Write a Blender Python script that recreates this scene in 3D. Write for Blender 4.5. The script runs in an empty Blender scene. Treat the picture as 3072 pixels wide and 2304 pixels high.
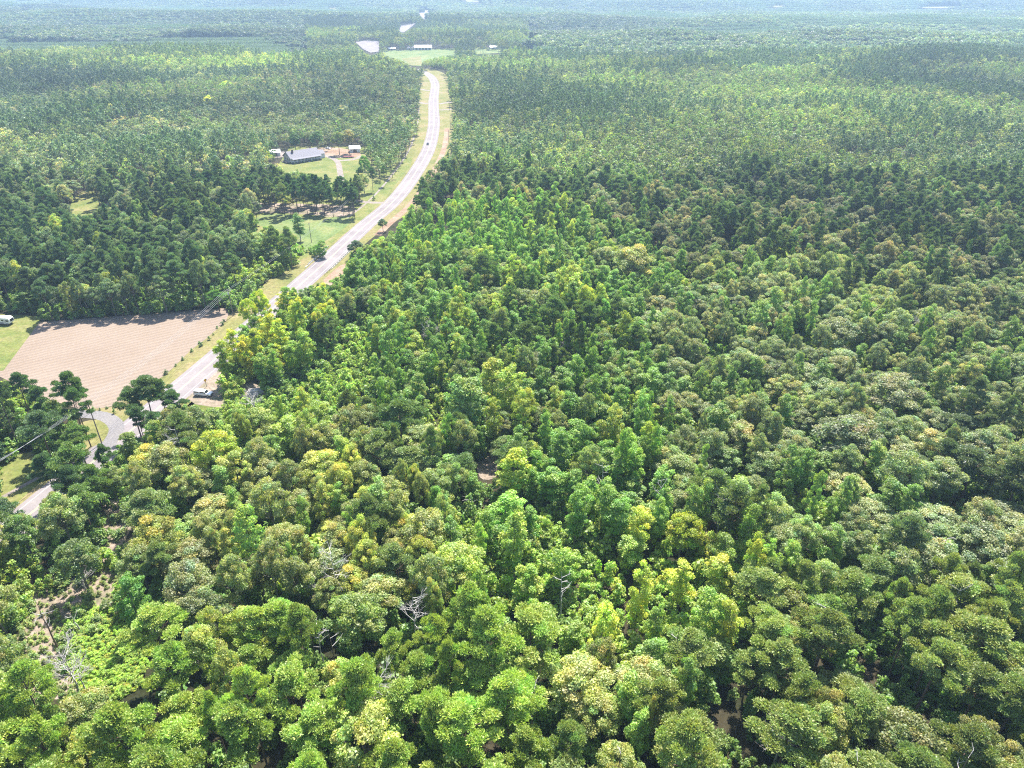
import bpy, bmesh, math, random
import numpy as np
from mathutils import Vector, Matrix

SC = bpy.context.scene
COL = SC.collection
RNG = np.random.default_rng(7)
random.seed(7)
R = math.radians

# ------------------------------------------------------------------ camera, light, exposure
CAM_H = 115.0                      # drone height in metres
PITCH = R(30)                      # looking 30 degrees below the horizon
LENS, SENSOR = 24.0, 34.6
cam_data = bpy.data.cameras.new('camera')
cam_data.lens = LENS; cam_data.sensor_width = SENSOR; cam_data.sensor_fit = 'HORIZONTAL'
cam_data.clip_start = 0.5; cam_data.clip_end = 30000
cam = bpy.data.objects.new('camera', cam_data); COL.objects.link(cam)
cam.location = (0, 0, CAM_H); cam.rotation_euler = (R(90) - PITCH, 0, 0)
SC.camera = cam

SUN_EL, SUN_AZ = R(60), R(14)      # high sun ahead of the camera and slightly right
world = bpy.data.worlds.new('World'); SC.world = world; world.use_nodes = True
wn = world.node_tree.nodes; wl = world.node_tree.links
sky = wn.new('ShaderNodeTexSky'); sky.sky_type = 'NISHITA'; sky.sun_disc = False
sky.sun_elevation = SUN_EL; sky.sun_rotation = SUN_AZ; sky.altitude = 100
wl.new(sky.outputs[0], wn['Background'].inputs[0]); wn['Background'].inputs[1].default_value = 0.12
sd = bpy.data.lights.new('sun', 'SUN'); sd.energy = 5.0; sd.angle = R(0.5); sd.color = (1.0, 0.955, 0.88)
sun = bpy.data.objects.new('sun', sd); COL.objects.link(sun)
sdir = Vector((math.sin(SUN_AZ) * math.cos(SUN_EL), math.cos(SUN_AZ) * math.cos(SUN_EL), math.sin(SUN_EL)))
sun.rotation_euler = sdir.to_track_quat('Z', 'Y').to_euler(); sun.location = (0, 0, 300)
SC.view_settings.view_transform = 'Standard'; SC.view_settings.look = 'None'
SC.view_settings.gamma = 1; SC.view_settings.use_curve_mapping = False
SC.view_settings.exposure = 1.5
cy = SC.cycles
cy.max_bounces = 5; cy.diffuse_bounces = 3; cy.glossy_bounces = 2; cy.transmission_bounces = 3
cy.volume_bounces = 1; cy.transparent_max_bounces = 6
cy.caustics_reflective = False; cy.caustics_refractive = False
cy.sample_clamp_indirect = 4.0
cy.use_adaptive_sampling = True; cy.adaptive_threshold = 0.015
cy.use_denoising = False
cy.pixel_filter_type = 'BLACKMAN_HARRIS'; cy.filter_width = 1.15

# ------------------------------------------------------------------ terrain
def sst(a, b, x):
    t = np.clip((np.asarray(x, float) - a) / (b - a + 0.0), 0, 1); return t * t * (3 - 2 * t)

def creek_y(x): return 317 + 0.22 * (np.asarray(x, float) + 85) + 4 * np.sin((np.asarray(x, float)) / 17.0)

def relief(x, y):
    x = np.asarray(x, float); y = np.asarray(y, float)
    z = sst(1050, 1450, y) * (-4 + 7 * np.sin((y - 1380) / 98.0 + x / 900.0) * (1 - .3 * sst(1600, 3000, y)))
    z = z + sst(1500, 6500, y) * (26 + 20 * np.sin(x / 700.0 + y / 700.0) + 14 * np.sin(x / 370.0 - y / 520.0 + 1.3))
    z = z + sst(1900, 3000, y) * 17 * np.sin(y / 270.0 + x / 1300.0 + 1.1 * np.sin(x / 900.0 + 2))
    z = z + 14 * sst(80, 260, x) * np.exp(-(((x - 620) / 260.0) ** 2 + ((y - 1080) / 120.0) ** 2))
    z = z + 9 * sst(-300, -480, x) * np.exp(-(((x + 620) / 300.0) ** 2 + ((y - 1150) / 160.0) ** 2))
    c = np.exp(-((y - creek_y(x)) / 6.0) ** 2) * sst(-190, -150, x) * (1 - sst(-40, 0, x))
    return z - 3.4 * c

def H(x, y): return float(relief(x, y))

# layout measured from the site photograph (3072 x 2304): line of sight -> metres on the ground
FPX = LENS / SENSOR * 3072
def ray(px, py):
    a = (px - 1536) / FPX; b = -(py - 1152) / FPX
    return Vector((a, math.cos(PITCH) + b * math.sin(PITCH), -math.sin(PITCH) + b * math.cos(PITCH)))
def at(px, py, up=0.0):
    d = ray(px, py)
    if d.z > -1e-4: d.z = -1e-4
    t = (up - CAM_H) / d.z
    if d.y * t > 1000:
        t = 900 / d.y
        while t * d.y < 9000:
            if CAM_H + d.z * t <= H(d.x * t, d.y * t) + up: break
            t += 6
    return Vector((d.x * t, d.y * t, 0 if d.y * t < 1000 else H(d.x * t, d.y * t)))
def proj(x, y, z):
    x = np.asarray(x, float); y = np.asarray(y, float); Z = np.asarray(z, float) - CAM_H
    zf = y * math.cos(PITCH) - Z * math.sin(PITCH); yu = y * math.sin(PITCH) + Z * math.cos(PITCH)
    zf = np.where(zf < 1, 1, zf)
    return 1536 + FPX * x / zf, 1152 - FPX * yu / zf
def inside(poly, X, Y):
    X = np.asarray(X); Y = np.asarray(Y); r = np.zeros(X.shape, bool); n = len(poly)
    for i in range(n):
        x1, y1 = poly[i]; x2, y2 = poly[(i + 1) % n]
        if y1 == y2: continue
        c = ((y1 > Y) != (y2 > Y)) & (X < (x2 - x1) * (Y - y1) / (y2 - y1) + x1)
        r ^= c
    return r

# ------------------------------------------------------------------ object helpers
def link(name, me, parent=None, mat=None, kind=None, label=None, cat=None, group=None, loc=None, rot=None):
    o = bpy.data.objects.new(name, me); COL.objects.link(o)
    if mat is not None and me is not None and not me.materials: me.materials.append(mat)
    if parent is not None: o.parent = parent
    if kind: o['kind'] = kind
    if label: o['label'] = label
    if cat: o['category'] = cat
    if group: o['group'] = group
    if loc is not None: o.location = loc
    if rot is not None: o.rotation_euler = (0, 0, rot)
    return o
def thing(name, label, cat, loc=(0, 0, 0), rot=0.0, group=None):
    return link(name, None, None, None, None, label, cat, group, loc, rot)

class MB:
    """collects simple shapes into one mesh"""
    def __init__(s): s.v = []; s.f = []
    def add(s, vs, fs):
        n = len(s.v); s.v += [tuple(p) for p in vs]; s.f += [tuple(i + n for i in f) for f in fs]; return s
    def box(s, x0, x1, y0, y1, z0, z1, tz=0.0):
        return s.add([(x0, y0, z0), (x1, y0, z0), (x1, y1, z0), (x0, y1, z0), (x0 + tz, y0 + tz, z1), (x1 - tz, y0 + tz, z1), (x1 - tz, y1 - tz, z1), (x0 + tz, y1 - tz, z1)],
                     [(3, 2, 1, 0), (4, 5, 6, 7), (0, 1, 5, 4), (1, 2, 6, 5), (2, 3, 7, 6), (3, 0, 4, 7)])
    def tube(s, a, b, r0, r1=None, n=8, cap=True):
        a = Vector(a); b = Vector(b); r1 = r0 if r1 is None else r1
        d = (b - a).normalized() if (b - a).length > 1e-6 else Vector((0, 0, 1))
        u = d.orthogonal().normalized(); w = d.cross(u)
        vs = [a + (u * math.cos(2 * math.pi * i / n) + w * math.sin(2 * math.pi * i / n)) * r0 for i in range(n)]
        vs += [b + (u * math.cos(2 * math.pi * i / n) + w * math.sin(2 * math.pi * i / n)) * r1 for i in range(n)]
        fs = [(i, (i + 1) % n, n + (i + 1) % n, n + i) for i in range(n)]
        if cap: fs += [tuple(range(n - 1, -1, -1)), tuple(range(n, 2 * n))]
        return s.add(vs, fs)
    def prism(s, prof, y0, y1):
        """side profile (x,z) extruded along y"""
        n = len(prof)
        return s.add([(x, y0, z) for x, z in prof] + [(x, y1, z) for x, z in prof],
                     [tuple(range(n)), tuple(range(2 * n - 1, n - 1, -1))] + [(i, n + i, n + (i + 1) % n, (i + 1) % n) for i in range(n)])
    def mesh(s, name, bevel=0.0):
        me = bpy.data.meshes.new(name); me.from_pydata(s.v, [], s.f); me.update()
        if bevel:
            bm = bmesh.new(); bm.from_mesh(me)
            bmesh.ops.recalc_face_normals(bm, faces=bm.faces)
            bmesh.ops.bevel(bm, geom=list(bm.edges), offset=bevel, segments=2, affect='EDGES', clamp_overlap=True)
            bm.to_mesh(me); bm.free()
        else:
            bm = bmesh.new(); bm.from_mesh(me); bmesh.ops.recalc_face_normals(bm, faces=bm.faces); bm.to_mesh(me); bm.free()
        return me
def part(name, mb, mat, parent, bevel=0.0, label=None):
    return link(name, mb.mesh(name, bevel), parent, mat, label=label)

# ------------------------------------------------------------------ materials
def mat_new(name):
    m = bpy.data.materials.new(name); m.use_nodes = True
    nt = m.node_tree; b = nt.nodes['Principled BSDF']; b.inputs['Roughness'].default_value = .8
    return m, nt, b
def plain(name, c, rough=.7, metal=0.0, noise=.12, scale=3.0, spec=None):
    m, nt, b = mat_new(name)
    t = nt.nodes.new('ShaderNodeTexCoord'); n = nt.nodes.new('ShaderNodeTexNoise'); n.inputs['Scale'].default_value = scale; n.inputs['Detail'].default_value = 5
    r = nt.nodes.new('ShaderNodeValToRGB')
    r.color_ramp.elements[0].position = .3; r.color_ramp.elements[1].position = .7
    r.color_ramp.elements[0].color = tuple(x * (1 - noise) for x in c) + (1,); r.color_ramp.elements[1].color = tuple(min(1, x * (1 + noise)) for x in c) + (1,)
    nt.links.new(t.outputs['Object'], n.inputs['Vector']); nt.links.new(n.outputs[0], r.inputs[0]); nt.links.new(r.outputs[0], b.inputs['Base Color'])
    b.inputs['Roughness'].default_value = rough; b.inputs['Metallic'].default_value = metal
    if spec is not None: b.inputs['Specular IOR Level'].default_value = spec
    return m
def ground_mat(name, cols, scale, scale2, bump=0.3, bump_d=.1, extra=None, con=.38):
    """two noises in world metres mix three base colours; small relief from a fine noise"""
    m, nt, b = mat_new(name); N = nt.nodes; L = nt.links
    g = N.new('ShaderNodeNewGeometry')
    n1 = N.new('ShaderNodeTexNoise'); n1.inputs['Scale'].default_value = scale; n1.inputs['Detail'].default_value = 6; n1.inputs['Roughness'].default_value = .65
    n2 = N.new('ShaderNodeTexNoise'); n2.inputs['Scale'].default_value = scale2; n2.inputs['Detail'].default_value = 8; n2.inputs['Roughness'].default_value = .7
    L.new(g.outputs['Position'], n1.inputs['Vector']); L.new(g.outputs['Position'], n2.inputs['Vector'])
    r = N.new('ShaderNodeValToRGB'); e = r.color_ramp.elements
    e[0].position = .34; e[0].color = cols[0] + (1,); e[1].position = .66; e[1].color = cols[2] + (1,)
    x = e.new(.5); x.color = cols[1] + (1,)
    L.new(n1.outputs[0], r.inputs[0])
    mr = N.new('ShaderNodeMapRange'); mr.inputs[1].default_value = .3; mr.inputs[2].default_value = .7; mr.inputs[3].default_value = 1 - con; mr.inputs[4].default_value = 1 + con
    L.new(n2.outputs[0], mr.inputs[0])
    mu = N.new('ShaderNodeVectorMath'); mu.operation = 'SCALE'; L.new(r.outputs[0], mu.inputs[0]); L.new(mr.outputs[0], mu.inputs[3])
    L.new(mu.outputs[0], b.inputs['Base Color'])
    bp = N.new('ShaderNodeBump'); bp.inputs['Strength'].default_value = bump; bp.inputs['Distance'].default_value = bump_d
    L.new(n2.outputs[0], bp.inputs['Height']); L.new(bp.outputs[0], b.inputs['Normal'])
    b.inputs['Roughness'].default_value = .95; b.inputs['Specular IOR Level'].default_value = .15
    if extra: extra(nt, b, g, mu, bp)
    return m

def field_extra(nt, b, g, mu, bp):
    N = nt.nodes; L = nt.links
    mp = N.new('ShaderNodeMapping'); mp.inputs['Rotation'].default_value = (0, 0, R(-35))
    L.new(g.outputs['Position'], mp.inputs[0])
    w = N.new('ShaderNodeTexWave'); w.wave_type = 'BANDS'; w.bands_direction = 'Y'; w.inputs['Scale'].default_value = .14
    w.inputs['Distortion'].default_value = 6.5; w.inputs['Detail'].default_value = 4; w.inputs['Detail Scale'].default_value = .12
    L.new(mp.outputs[0], w.inputs[0])
    mr = N.new('ShaderNodeMapRange'); mr.inputs[3].default_value = .90; mr.inputs[4].default_value = 1.06
    L.new(w.outputs['Fac'], mr.inputs[0])
    v = N.new('ShaderNodeVectorMath'); v.operation = 'SCALE'; L.new(mu.outputs[0], v.inputs[0]); L.new(mr.outputs[0], v.inputs[3])
    L.new(v.outputs[0], b.inputs['Base Color'])
    b2 = N.new('ShaderNodeBump'); b2.inputs['Strength'].default_value = .35; b2.inputs['Distance'].default_value = .2
    L.new(w.outputs['Fac'], b2.inputs['Height']); L.new(bp.outputs[0], b2.inputs['Normal']); L.new(b2.outputs[0], b.inputs['Normal'])

M = {}
M['floor'] = ground_mat('forest_floor', [(00.015, 00.022, 00.006), (00.033, 00.029, 00.015), (00.053, 00.044, 00.026)], .05, .9, .6, .4)
M['weeds'] = ground_mat('weedy_ground', [(.05, .075, .015), (.085, .11, .02), (.14, .14, .04)], .12, 1.3, .7, .3)
M['soil'] = ground_mat('bare_soil', [(.10, .11, .05), (.21, .165, .125), (.28, .225, .185)], .16, 1.1, .5, .2)
M['field'] = ground_mat('tilled_soil', [(.192, .146, .110), (.214, .166, .128), (.238, .189, .150)], .02, 1.6, .5, .12, field_extra, .2)
M['lawn'] = ground_mat('mown_lawn', [(.085, .115, .028), (.13, .145, .04), (.20, .175, .075)], .08, .8, .3, .1)
M['verge'] = ground_mat('dry_verge_grass', [(00.109, 00.120, 00.033), (00.163, 00.152, 00.054), (00.206, 00.163, 00.087)], .05, .7, .4, .12)
M['green'] = ground_mat('green_lawn', [(.085, .125, .038), (.125, .165, .055), (.175, .18, .07)], .07, .8, .3, .1)
M['gravel'] = ground_mat('pale_gravel', [(000.166, 000.139, 000.119), (000.205, 000.174, 000.150), (000.237, 000.210, 000.190)], .15, 2.0, .4, .06)
M['dirt'] = ground_mat('red_dirt', [(00.180, 00.117, 00.080), (00.228, 00.154, 00.106), (00.265, 00.212, 00.159)], .08, 1.0, .4, .1)
M['asphalt'] = ground_mat('worn_asphalt', [(.168, .145, .147), (.200, .176, .176), (.225, .202, .197)], .08, 1.2, .15, .01, None, .12)
M['side_asphalt'] = ground_mat('old_side_road', [(000.142, 000.131, 000.135), (000.163, 000.153, 000.153), (000.185, 000.170, 000.163)], .08, 2.0, .15, .01)
M['white_paint'] = plain('white_road_paint', (.36, .36, .36), .6, scale=8)
M['yellow_paint'] = plain('yellow_road_paint', (.42, .36, .20), .6, scale=8)
M['water'] = plain('creek_water', (.02, .03, .02), .1)
M['concrete'] = plain('bridge_concrete', (.42, .40, .38), .9, scale=1.5, noise=.25)
M['steel'] = plain('galvanised_steel', (.45, .46, .47), .45, .6)
M['white'] = plain('white_paintwork', (.80, .80, .80), .35, noise=.03)
M['offwhite'] = plain('offwhite_siding', (.62, .61, .62), .7, noise=.08, scale=1.2)
M['roof'] = plain('pale_metal_roof', (.135, .13, .155), .75, 0, noise=.08, scale=.7)
M['barnroof'] = plain('white_metal_roof', (.75, .76, .78), .4, .1, noise=.05)
M['glass'] = plain('dark_glass', (.015, .018, .022), .08, noise=.0, spec=.8)
M['black'] = plain('black_rubber', (.02, .02, .02), .8)
M['chrome'] = plain('grey_rim', (.5, .5, .52), .35, .8)
M['red'] = plain('red_paint', (.20, .04, .04), .4)
M['dark'] = plain('dark_paint', (.03, .035, .05), .35)
M['lamp'] = plain('lamp_lens', (.6, .6, .6), .15)
M['tail'] = plain('tail_lens', (.4, .02, .02), .2)
M['brick'] = plain('brown_brick', (.16, .10, .08), .9, noise=.3, scale=8)
M['deck'] = plain('weathered_timber', (.18, .15, .13), .85, noise=.3, scale=4)
M['pole'] = plain('pole_timber', (.20, .165, .14), .85, noise=.3, scale=6)
M['wire'] = plain('aluminium_wire', (.30, .30, .30), .6, .0)
M['insul'] = plain('grey_insulator', (.35, .37, .38), .3)
M['sign'] = plain('yellow_sign_face', (.75, .42, .03), .5)
M['log'] = plain('weathered_log_bark', (.42, .38, .36), .9, noise=.35, scale=5)
M['logend'] = plain('cut_log_end', (.50, .38, .26), .9, noise=.25, scale=9)
M['purple'] = plain('dark_side_band', (.06, .04, .12), .4)
M['bark_pine'] = plain('pine_bark', (.13, .085, .065), .95, noise=.4, scale=5)
M['bark_grey'] = plain('grey_bark', (.15, .135, .115), .95, noise=.35, scale=5)
M['bark_dead'] = plain('bleached_deadwood', (.42, .39, .37), .9, noise=.3, scale=4)

def leaf_mat(name, trans=.42, vary=.35, rough=.6, sat=1.0):
    m = bpy.data.materials.new(name); m.use_nodes = True; nt = m.node_tree; N = nt.nodes; L = nt.links
    N.remove(N['Principled BSDF']); out = N['Material Output']
    ti = N.new('ShaderNodeAttribute'); ti.attribute_type = 'INSTANCER'; ti.attribute_name = 'tint'
    sh = N.new('ShaderNodeAttribute'); sh.attribute_type = 'GEOMETRY'; sh.attribute_name = 'leaf'
    mu = N.new('ShaderNodeVectorMath'); mu.operation = 'MULTIPLY'
    L.new(ti.outputs['Color'], mu.inputs[0]); L.new(sh.outputs['Color'], mu.inputs[1])
    d = N.new('ShaderNodeBsdfDiffuse'); t = N.new('ShaderNodeBsdfTranslucent'); g = N.new('ShaderNodeBsdfGlossy'); g.inputs['Roughness'].default_value = .5
    warm = N.new('ShaderNodeVectorMath'); warm.operation = 'MULTIPLY'; warm.inputs[1].default_value = (1.34, 1.5, .62)
    gain = N.new('ShaderNodeVectorMath'); gain.operation = 'SCALE'; gain.inputs[3].default_value = 2.55
    L.new(mu.outputs[0], gain.inputs[0]); L.new(gain.outputs[0], d.inputs[0]); L.new(gain.outputs[0], warm.inputs[0]); L.new(warm.outputs[0], t.inputs[0])
    g.inputs[0].default_value = (.55, .58, .6, 1)
    a = N.new('ShaderNodeMixShader'); a.inputs[0].default_value = trans; L.new(d.outputs[0], a.inputs[1]); L.new(t.outputs[0], a.inputs[2])
    c = N.new('ShaderNodeMixShader'); c.inputs[0].default_value = .05; L.new(a.outputs[0], c.inputs[1]); L.new(g.outputs[0], c.inputs[2])
    L.new(c.outputs[0], out.inputs[0])
    return m
M['leaf'] = leaf_mat('broad_leaves', .45)
M['needle'] = leaf_mat('pine_needles', .34)

# ------------------------------------------------------------------ ground and haze
def build_ground():
    ys = list(np.arange(-450, 40, 30.0)) + list(np.arange(40, 440, 3.0)) + list(np.arange(440, 1000, 14.0)) + list(np.arange(1000, 4200, 22.0))
    while ys[-1] < 9400: ys.append(ys[-1] + 90)
    ys = np.array(ys)
    u = np.sort(np.concatenate([np.linspace(-1, 1, 111), np.linspace(-.32, -.02, 60) + .0003]))
    X = u[None, :] * (420 + 1.0 * np.abs(ys))[:, None]; Y = np.repeat(ys[:, None], len(u), 1)
    Z = relief(X, Y)
    Z[Y > 1000] -= .0
    nr, nc = X.shape
    v = np.stack([X, Y, Z], -1).reshape(-1, 3)
    i = np.arange((nr - 1) * (nc - 1)); r = i // (nc - 1); c = i % (nc - 1); a = r * nc + c
    f = np.stack([a, a + 1, a + nc + 1, a + nc], 1)
    me = bpy.data.meshes.new('ground'); me.vertices.add(len(v)); me.vertices.foreach_set('co', v.ravel())
    me.loops.add(f.size); me.loops.foreach_set('vertex_index', f.ravel()); me.polygons.add(len(f)); me.polygons.foreach_set('loop_start', np.arange(0, f.size, 4))
    me.polygons.foreach_set('use_smooth', np.ones(len(f), bool))
    me.update(); me.validate()
    return link('ground', me, None, M['floor'], 'structure')
build_ground()

def sheet(name, pts, z, mat, drape=False, smooth=0, jag=0.0):
    """closed outline of ground points -> a thin ground cover sheet"""
    P = [Vector((p[0], p[1], 0)) for p in pts]
    if smooth:
        for _ in range(smooth):
            Q = []
            for i in range(len(P)):
                a, b = P[i], P[(i + 1) % len(P)]
                Q += [a * .75 + b * .25, a * .25 + b * .75]
            P = Q
    if jag:
        rr = random.Random(len(name) * 7 + int(abs(P[0].x)))
        P = [p + Vector((rr.uniform(-jag, jag), rr.uniform(-jag, jag), 0)) for p in P]
    bm = bmesh.new(); vs = [bm.verts.new(p) for p in P]; f = bm.faces.new(vs)
    bmesh.ops.triangulate(bm, faces=[f])
    if drape:
        for _ in range(3): bmesh.ops.subdivide_edges(bm, edges=[e for e in bm.edges if e.calc_length() > 25], cuts=1, use_grid_fill=True)
        bmesh.ops.triangulate(bm, faces=bm.faces[:])
    for w in bm.verts: w.co.z = z + (H(w.co.x, w.co.y) if drape else 0)
    bmesh.ops.recalc_face_normals(bm, faces=bm.faces)
    for fc in bm.faces:
        if fc.normal.z < 0: fc.normal_flip()
    me = bpy.data.meshes.new(name); bm.to_mesh(me); bm.free()
    return link(name, me, None, mat, 'structure')

def resample(pts, step):
    out = [Vector(pts[0][:2])]
    P = [Vector(p[:2]) for p in pts]
    # Catmull-Rom through the points
    for i in range(len(P) - 1):
        p0 = P[max(0, i - 1)]; p1 = P[i]; p2 = P[i + 1]; p3 = P[min(len(P) - 1, i + 2)]
        n = max(1, int((p2 - p1).length / step))
        for k in range(1, n + 1):
            t = k / n
            out.append(.5 * ((2 * p1) + (p2 - p0) * t + (2 * p0 - 5 * p1 + 4 * p2 - p3) * t * t + (3 * p1 - p0 - 3 * p2 + p3) * t ** 3))
    return out
def ribbon_mesh(name, C, offs0, offs1, z, drape=False):
    v = []; f = []
    for i, c in enumerate(C):
        d = (C[min(i + 1, len(C) - 1)] - C[max(i - 1, 0)]).normalized(); nrm = Vector((d.y, -d.x))
        a = offs0[i] if hasattr(offs0, '__len__') else offs0; b = offs1[i] if hasattr(offs1, '__len__') else offs1
        for o in (a, b):
            p = c + nrm * o; v.append((p.x, p.y, z + (H(p.x, p.y) if drape else 0)))
        if i: n = 2 * i; f.append((n - 2, n - 1, n + 1, n))
    me = bpy.data.meshes.new(name); me.from_pydata(v, [], f); me.update()
    if len(me.polygons) and me.polygons[0].normal.z < 0: me.flip_normals()
    return me
def ribbon(name, C, a, b, z, mat, drape=False, kind='structure'):
    return link(name, ribbon_mesh(name, C, a, b, z, drape), None, mat, kind)

# highway centre line, measured in metres
HWY = [(-136, 30), (-128, 80), (-119.5, 130), (-106, 196), (-95.5, 255), (-86, 311), (-77.5, 367), (-70, 407), (-65.5, 460), (-63.2, 550), (-68, 646), (-76, 730), (-83, 802), (-94, 932), (-112, 1022), (-135, 1075)]
hc = resample(HWY, 8)
ribbon('highway', hc, -5.2, 5.2, .024, M['asphalt'])
mk = link('highway_markings', ribbon_mesh('road_markings', hc, -3.82, -3.66, .030), None, M['white_paint'], 'structure')
link('highway_markings', ribbon_mesh('road_markings', hc, 3.66, 3.82, .030), None, M['white_paint'], 'structure')
link('highway_markings', ribbon_mesh('road_markings', hc, .12, .30, .030), None, M['yellow_paint'], 'structure')
link('highway_markings', ribbon_mesh('road_markings', hc, -.30, -.12, .030), None, M['yellow_paint'], 'structure')
wob = lambda a, b, s: [a + b * math.sin(i * .37 + s) + b * .6 * math.sin(i * .91 + s * 2) for i in range(len(hc))]
hv = [c for c in hc]
ribbon('verge', hv, [-(11 + 3 * sst(240, 330, c.y) + 14 * sst(420, 520, c.y) * (1 - sst(560, 700, c.y)) + 3) for c in hc], -5.2, .012, M['verge'])
ribbon('verge', hv, 5.2, [9.5 + 8 * sst(330, 420, c.y) + 5 * sst(560, 700, c.y) for c in hc], .012, M['verge'])
# mown path along the left verge, seen as a paler line
ribbon('verge_track', [c for c in hc if 360 < c.y < 760], -15.2, -13.9, .018, M['gravel'])
ribbon('ditch_soil', [c for c in hc if 350 < c.y < 640], 9.6, 13.6, .018, M['dirt'])

A = lambda L: [at(*p) for p in L]
FIELD = [(117, 966), (400, 945), (690, 923), (691, 932), (678, 963), (621, 1014), (571, 1052), (539, 1084), (500, 1122), (440, 1160), (335, 1219), (253, 1232), (120, 1190), (-20, 1120)]
sheet('plowed_field', A(FIELD), .016, M['field'], jag=.0)
sheet('lawn', A([(-400, 930), (60, 945), (125, 950), (119, 966), (10, 1112), (-400, 1130)]), .020, M['lawn'])
sheet('lawn', A([(-500, 1560), (-60, 1395), (130, 1345), (300, 1255), (345, 1262), (130, 1440), (60, 1500), (-120, 1640)]), .020, M['lawn'])
sheet('grass_clearing', A([(205, 655), (215, 600), (250, 570), (300, 575), (310, 610), (290, 640), (240, 650)]), .02, M['lawn'], smooth=1)
sheet('grass_clearing', A([(420, 620), (430, 590), (470, 590), (470, 620)]), .02, M['verge'], smooth=1)
sheet('house_lawn', A([(820, 520), (850, 470), (870, 440), (1010, 440), (1140, 440), (1180, 470), (1240, 470), (1230, 500), (1150, 600), (1090, 660), (980, 740), (900, 780), (880, 730), (760, 700), (640, 640), (680, 590)]), .014, M['lawn'])
sheet('green_lawn', A([(770, 645), (850, 640), (960, 665), (1000, 650), (1040, 650), (1060, 665), (960, 735), (900, 760), (905, 710), (850, 690), (760, 675)]), .019, M['green'], smooth=1)
sheet('straw_floor', A([(680, 600), (800, 610), (1060, 615), (1075, 635), (1010, 655), (900, 640), (700, 640)]), .022, M['soil'], smooth=1, jag=.6)
drv = resample([tuple(at(953, 459)[:2]), tuple(at(985, 470)[:2]), tuple(at(1012, 485)[:2]), tuple(at(1020, 515)[:2]), tuple(at(1030, 560)[:2]), tuple(at(1062, 598)[:2]), tuple(at(1120, 608)[:2]), tuple(at(1165, 607)[:2])], 3)
ribbon('driveway', drv, -1.9, 1.9, .028, M['gravel'])
drv2 = resample([tuple(at(1018, 482)[:2]), tuple(at(1060, 478)[:2]), tuple(at(1085, 468)[:2])], 3)
ribbon('driveway', drv2, -2.2, 2.0, .033, M['gravel'])
sheet('driveway', A([(812, 470), (820, 455), (860, 452), (856, 470), (830, 474)]), .028, M['gravel'], smooth=1)
sheet('driveway', A([(940, 462), (930, 445), (1000, 440), (1080, 455), (1085, 470), (1000, 476)]), .024, M['dirt'], smooth=1)
# side driveways crossing the far verge
for a, b in (((1243, 305), (1284, 312)), ((1316, 312), (1362, 305)), ((1318, 330), (1358, 328)), ((1262, 268), (1290, 272))):
    ribbon('farm_crossing', resample([tuple(at(*a)[:2]), tuple(at(*b)[:2])], 6), -3, 3, .02, M['gravel'])
# old side road that curves into the highway at the lower left
sr = resample([tuple(at(80, 1262)[:2]), tuple(at(200, 1246)[:2]), tuple(at(262, 1242)[:2]), tuple(at(320, 1252)[:2]), tuple(at(350, 1280)[:2]), tuple(at(335, 1320)[:2]), tuple(at(290, 1375)[:2])], 2)
ribbon('side_road', sr, -2.1, 2.1, .032, M['side_asphalt'])
sheet('verge', A([(240, 1270), (260, 1262), (300, 1258), (345, 1275), (350, 1300), (300, 1330), (270, 1345), (240, 1330)]), .027, M['verge'], smooth=1)
sheet('verge', A([(200, 1232), (330, 1222), (420, 1190), (470, 1150), (500, 1160), (380, 1262), (250, 1250)]), .019, M['verge'])
ribbon('lawn_path', resample([tuple(at(-60, 1530)[:2]), tuple(at(20, 1485)[:2]), tuple(at(128, 1425)[:2])], 3), -.7, .7, .026, M['gravel'])
# clearings
CLEAR_SOIL = [(20, 1960), (40, 1830), (100, 1760), (190, 1720), (260, 1650), (318, 1500), (380, 1490), (395, 1560), (370, 1650), (372, 1730), (330, 1830), (300, 1900), (260, 2000), (275, 2070), (160, 2100), (40, 2080)]
sheet('bare_clearing', A(CLEAR_SOIL), .014, M['soil'], smooth=2, jag=.7)
CLEAR_WEED = [(190, 1880), (240, 1820), (330, 1830), (400, 1900), (440, 1990), (430, 2060), (330, 2110), (250, 2080), (180, 1990)]
sheet('weedy_clearing', A(CLEAR_WEED), .022, M['weeds'], smooth=2, jag=.7)
sheet('weedy_clearing', A([(560, 1200), (620, 1180), (760, 1200), (900, 1150), (1050, 1040), (1130, 1030), (1140, 1120), (1000, 1240), (860, 1320), (660, 1330), (590, 1290)]), .012, M['weeds'], smooth=2, jag=1)
sheet('bare_clearing', A([(1425, 1400), (1450, 1370), (1490, 1365), (1505, 1400), (1480, 1440), (1440, 1440)]), .016, M['soil'], smooth=2, jag=.4)
sheet('weedy_clearing', A([(1340, 1560), (1500, 1530), (1760, 1560), (1800, 1700), (1650, 1800), (1400, 1760)]), .010, M['weeds'], smooth=2, jag=1)
sheet('weedy_clearing', A([(2060, 1650), (2250, 1580), (2480, 1680), (2520, 1860), (2300, 1900), (2080, 1840)]), .010, M['weeds'], smooth=2, jag=1)
sheet('bare_clearing', A([(560, 1210), (580, 1160), (665, 1085), (720, 1120), (760, 1150), (830, 1180), (800, 1215), (660, 1225)]), .013, M['soil'], smooth=1, jag=.4)
sheet('bare_clearing', A([(960, 850), (1000, 812), (1030, 790), (1060, 792), (1062, 820), (1010, 860)]), .016, M['dirt'], smooth=1)
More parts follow.
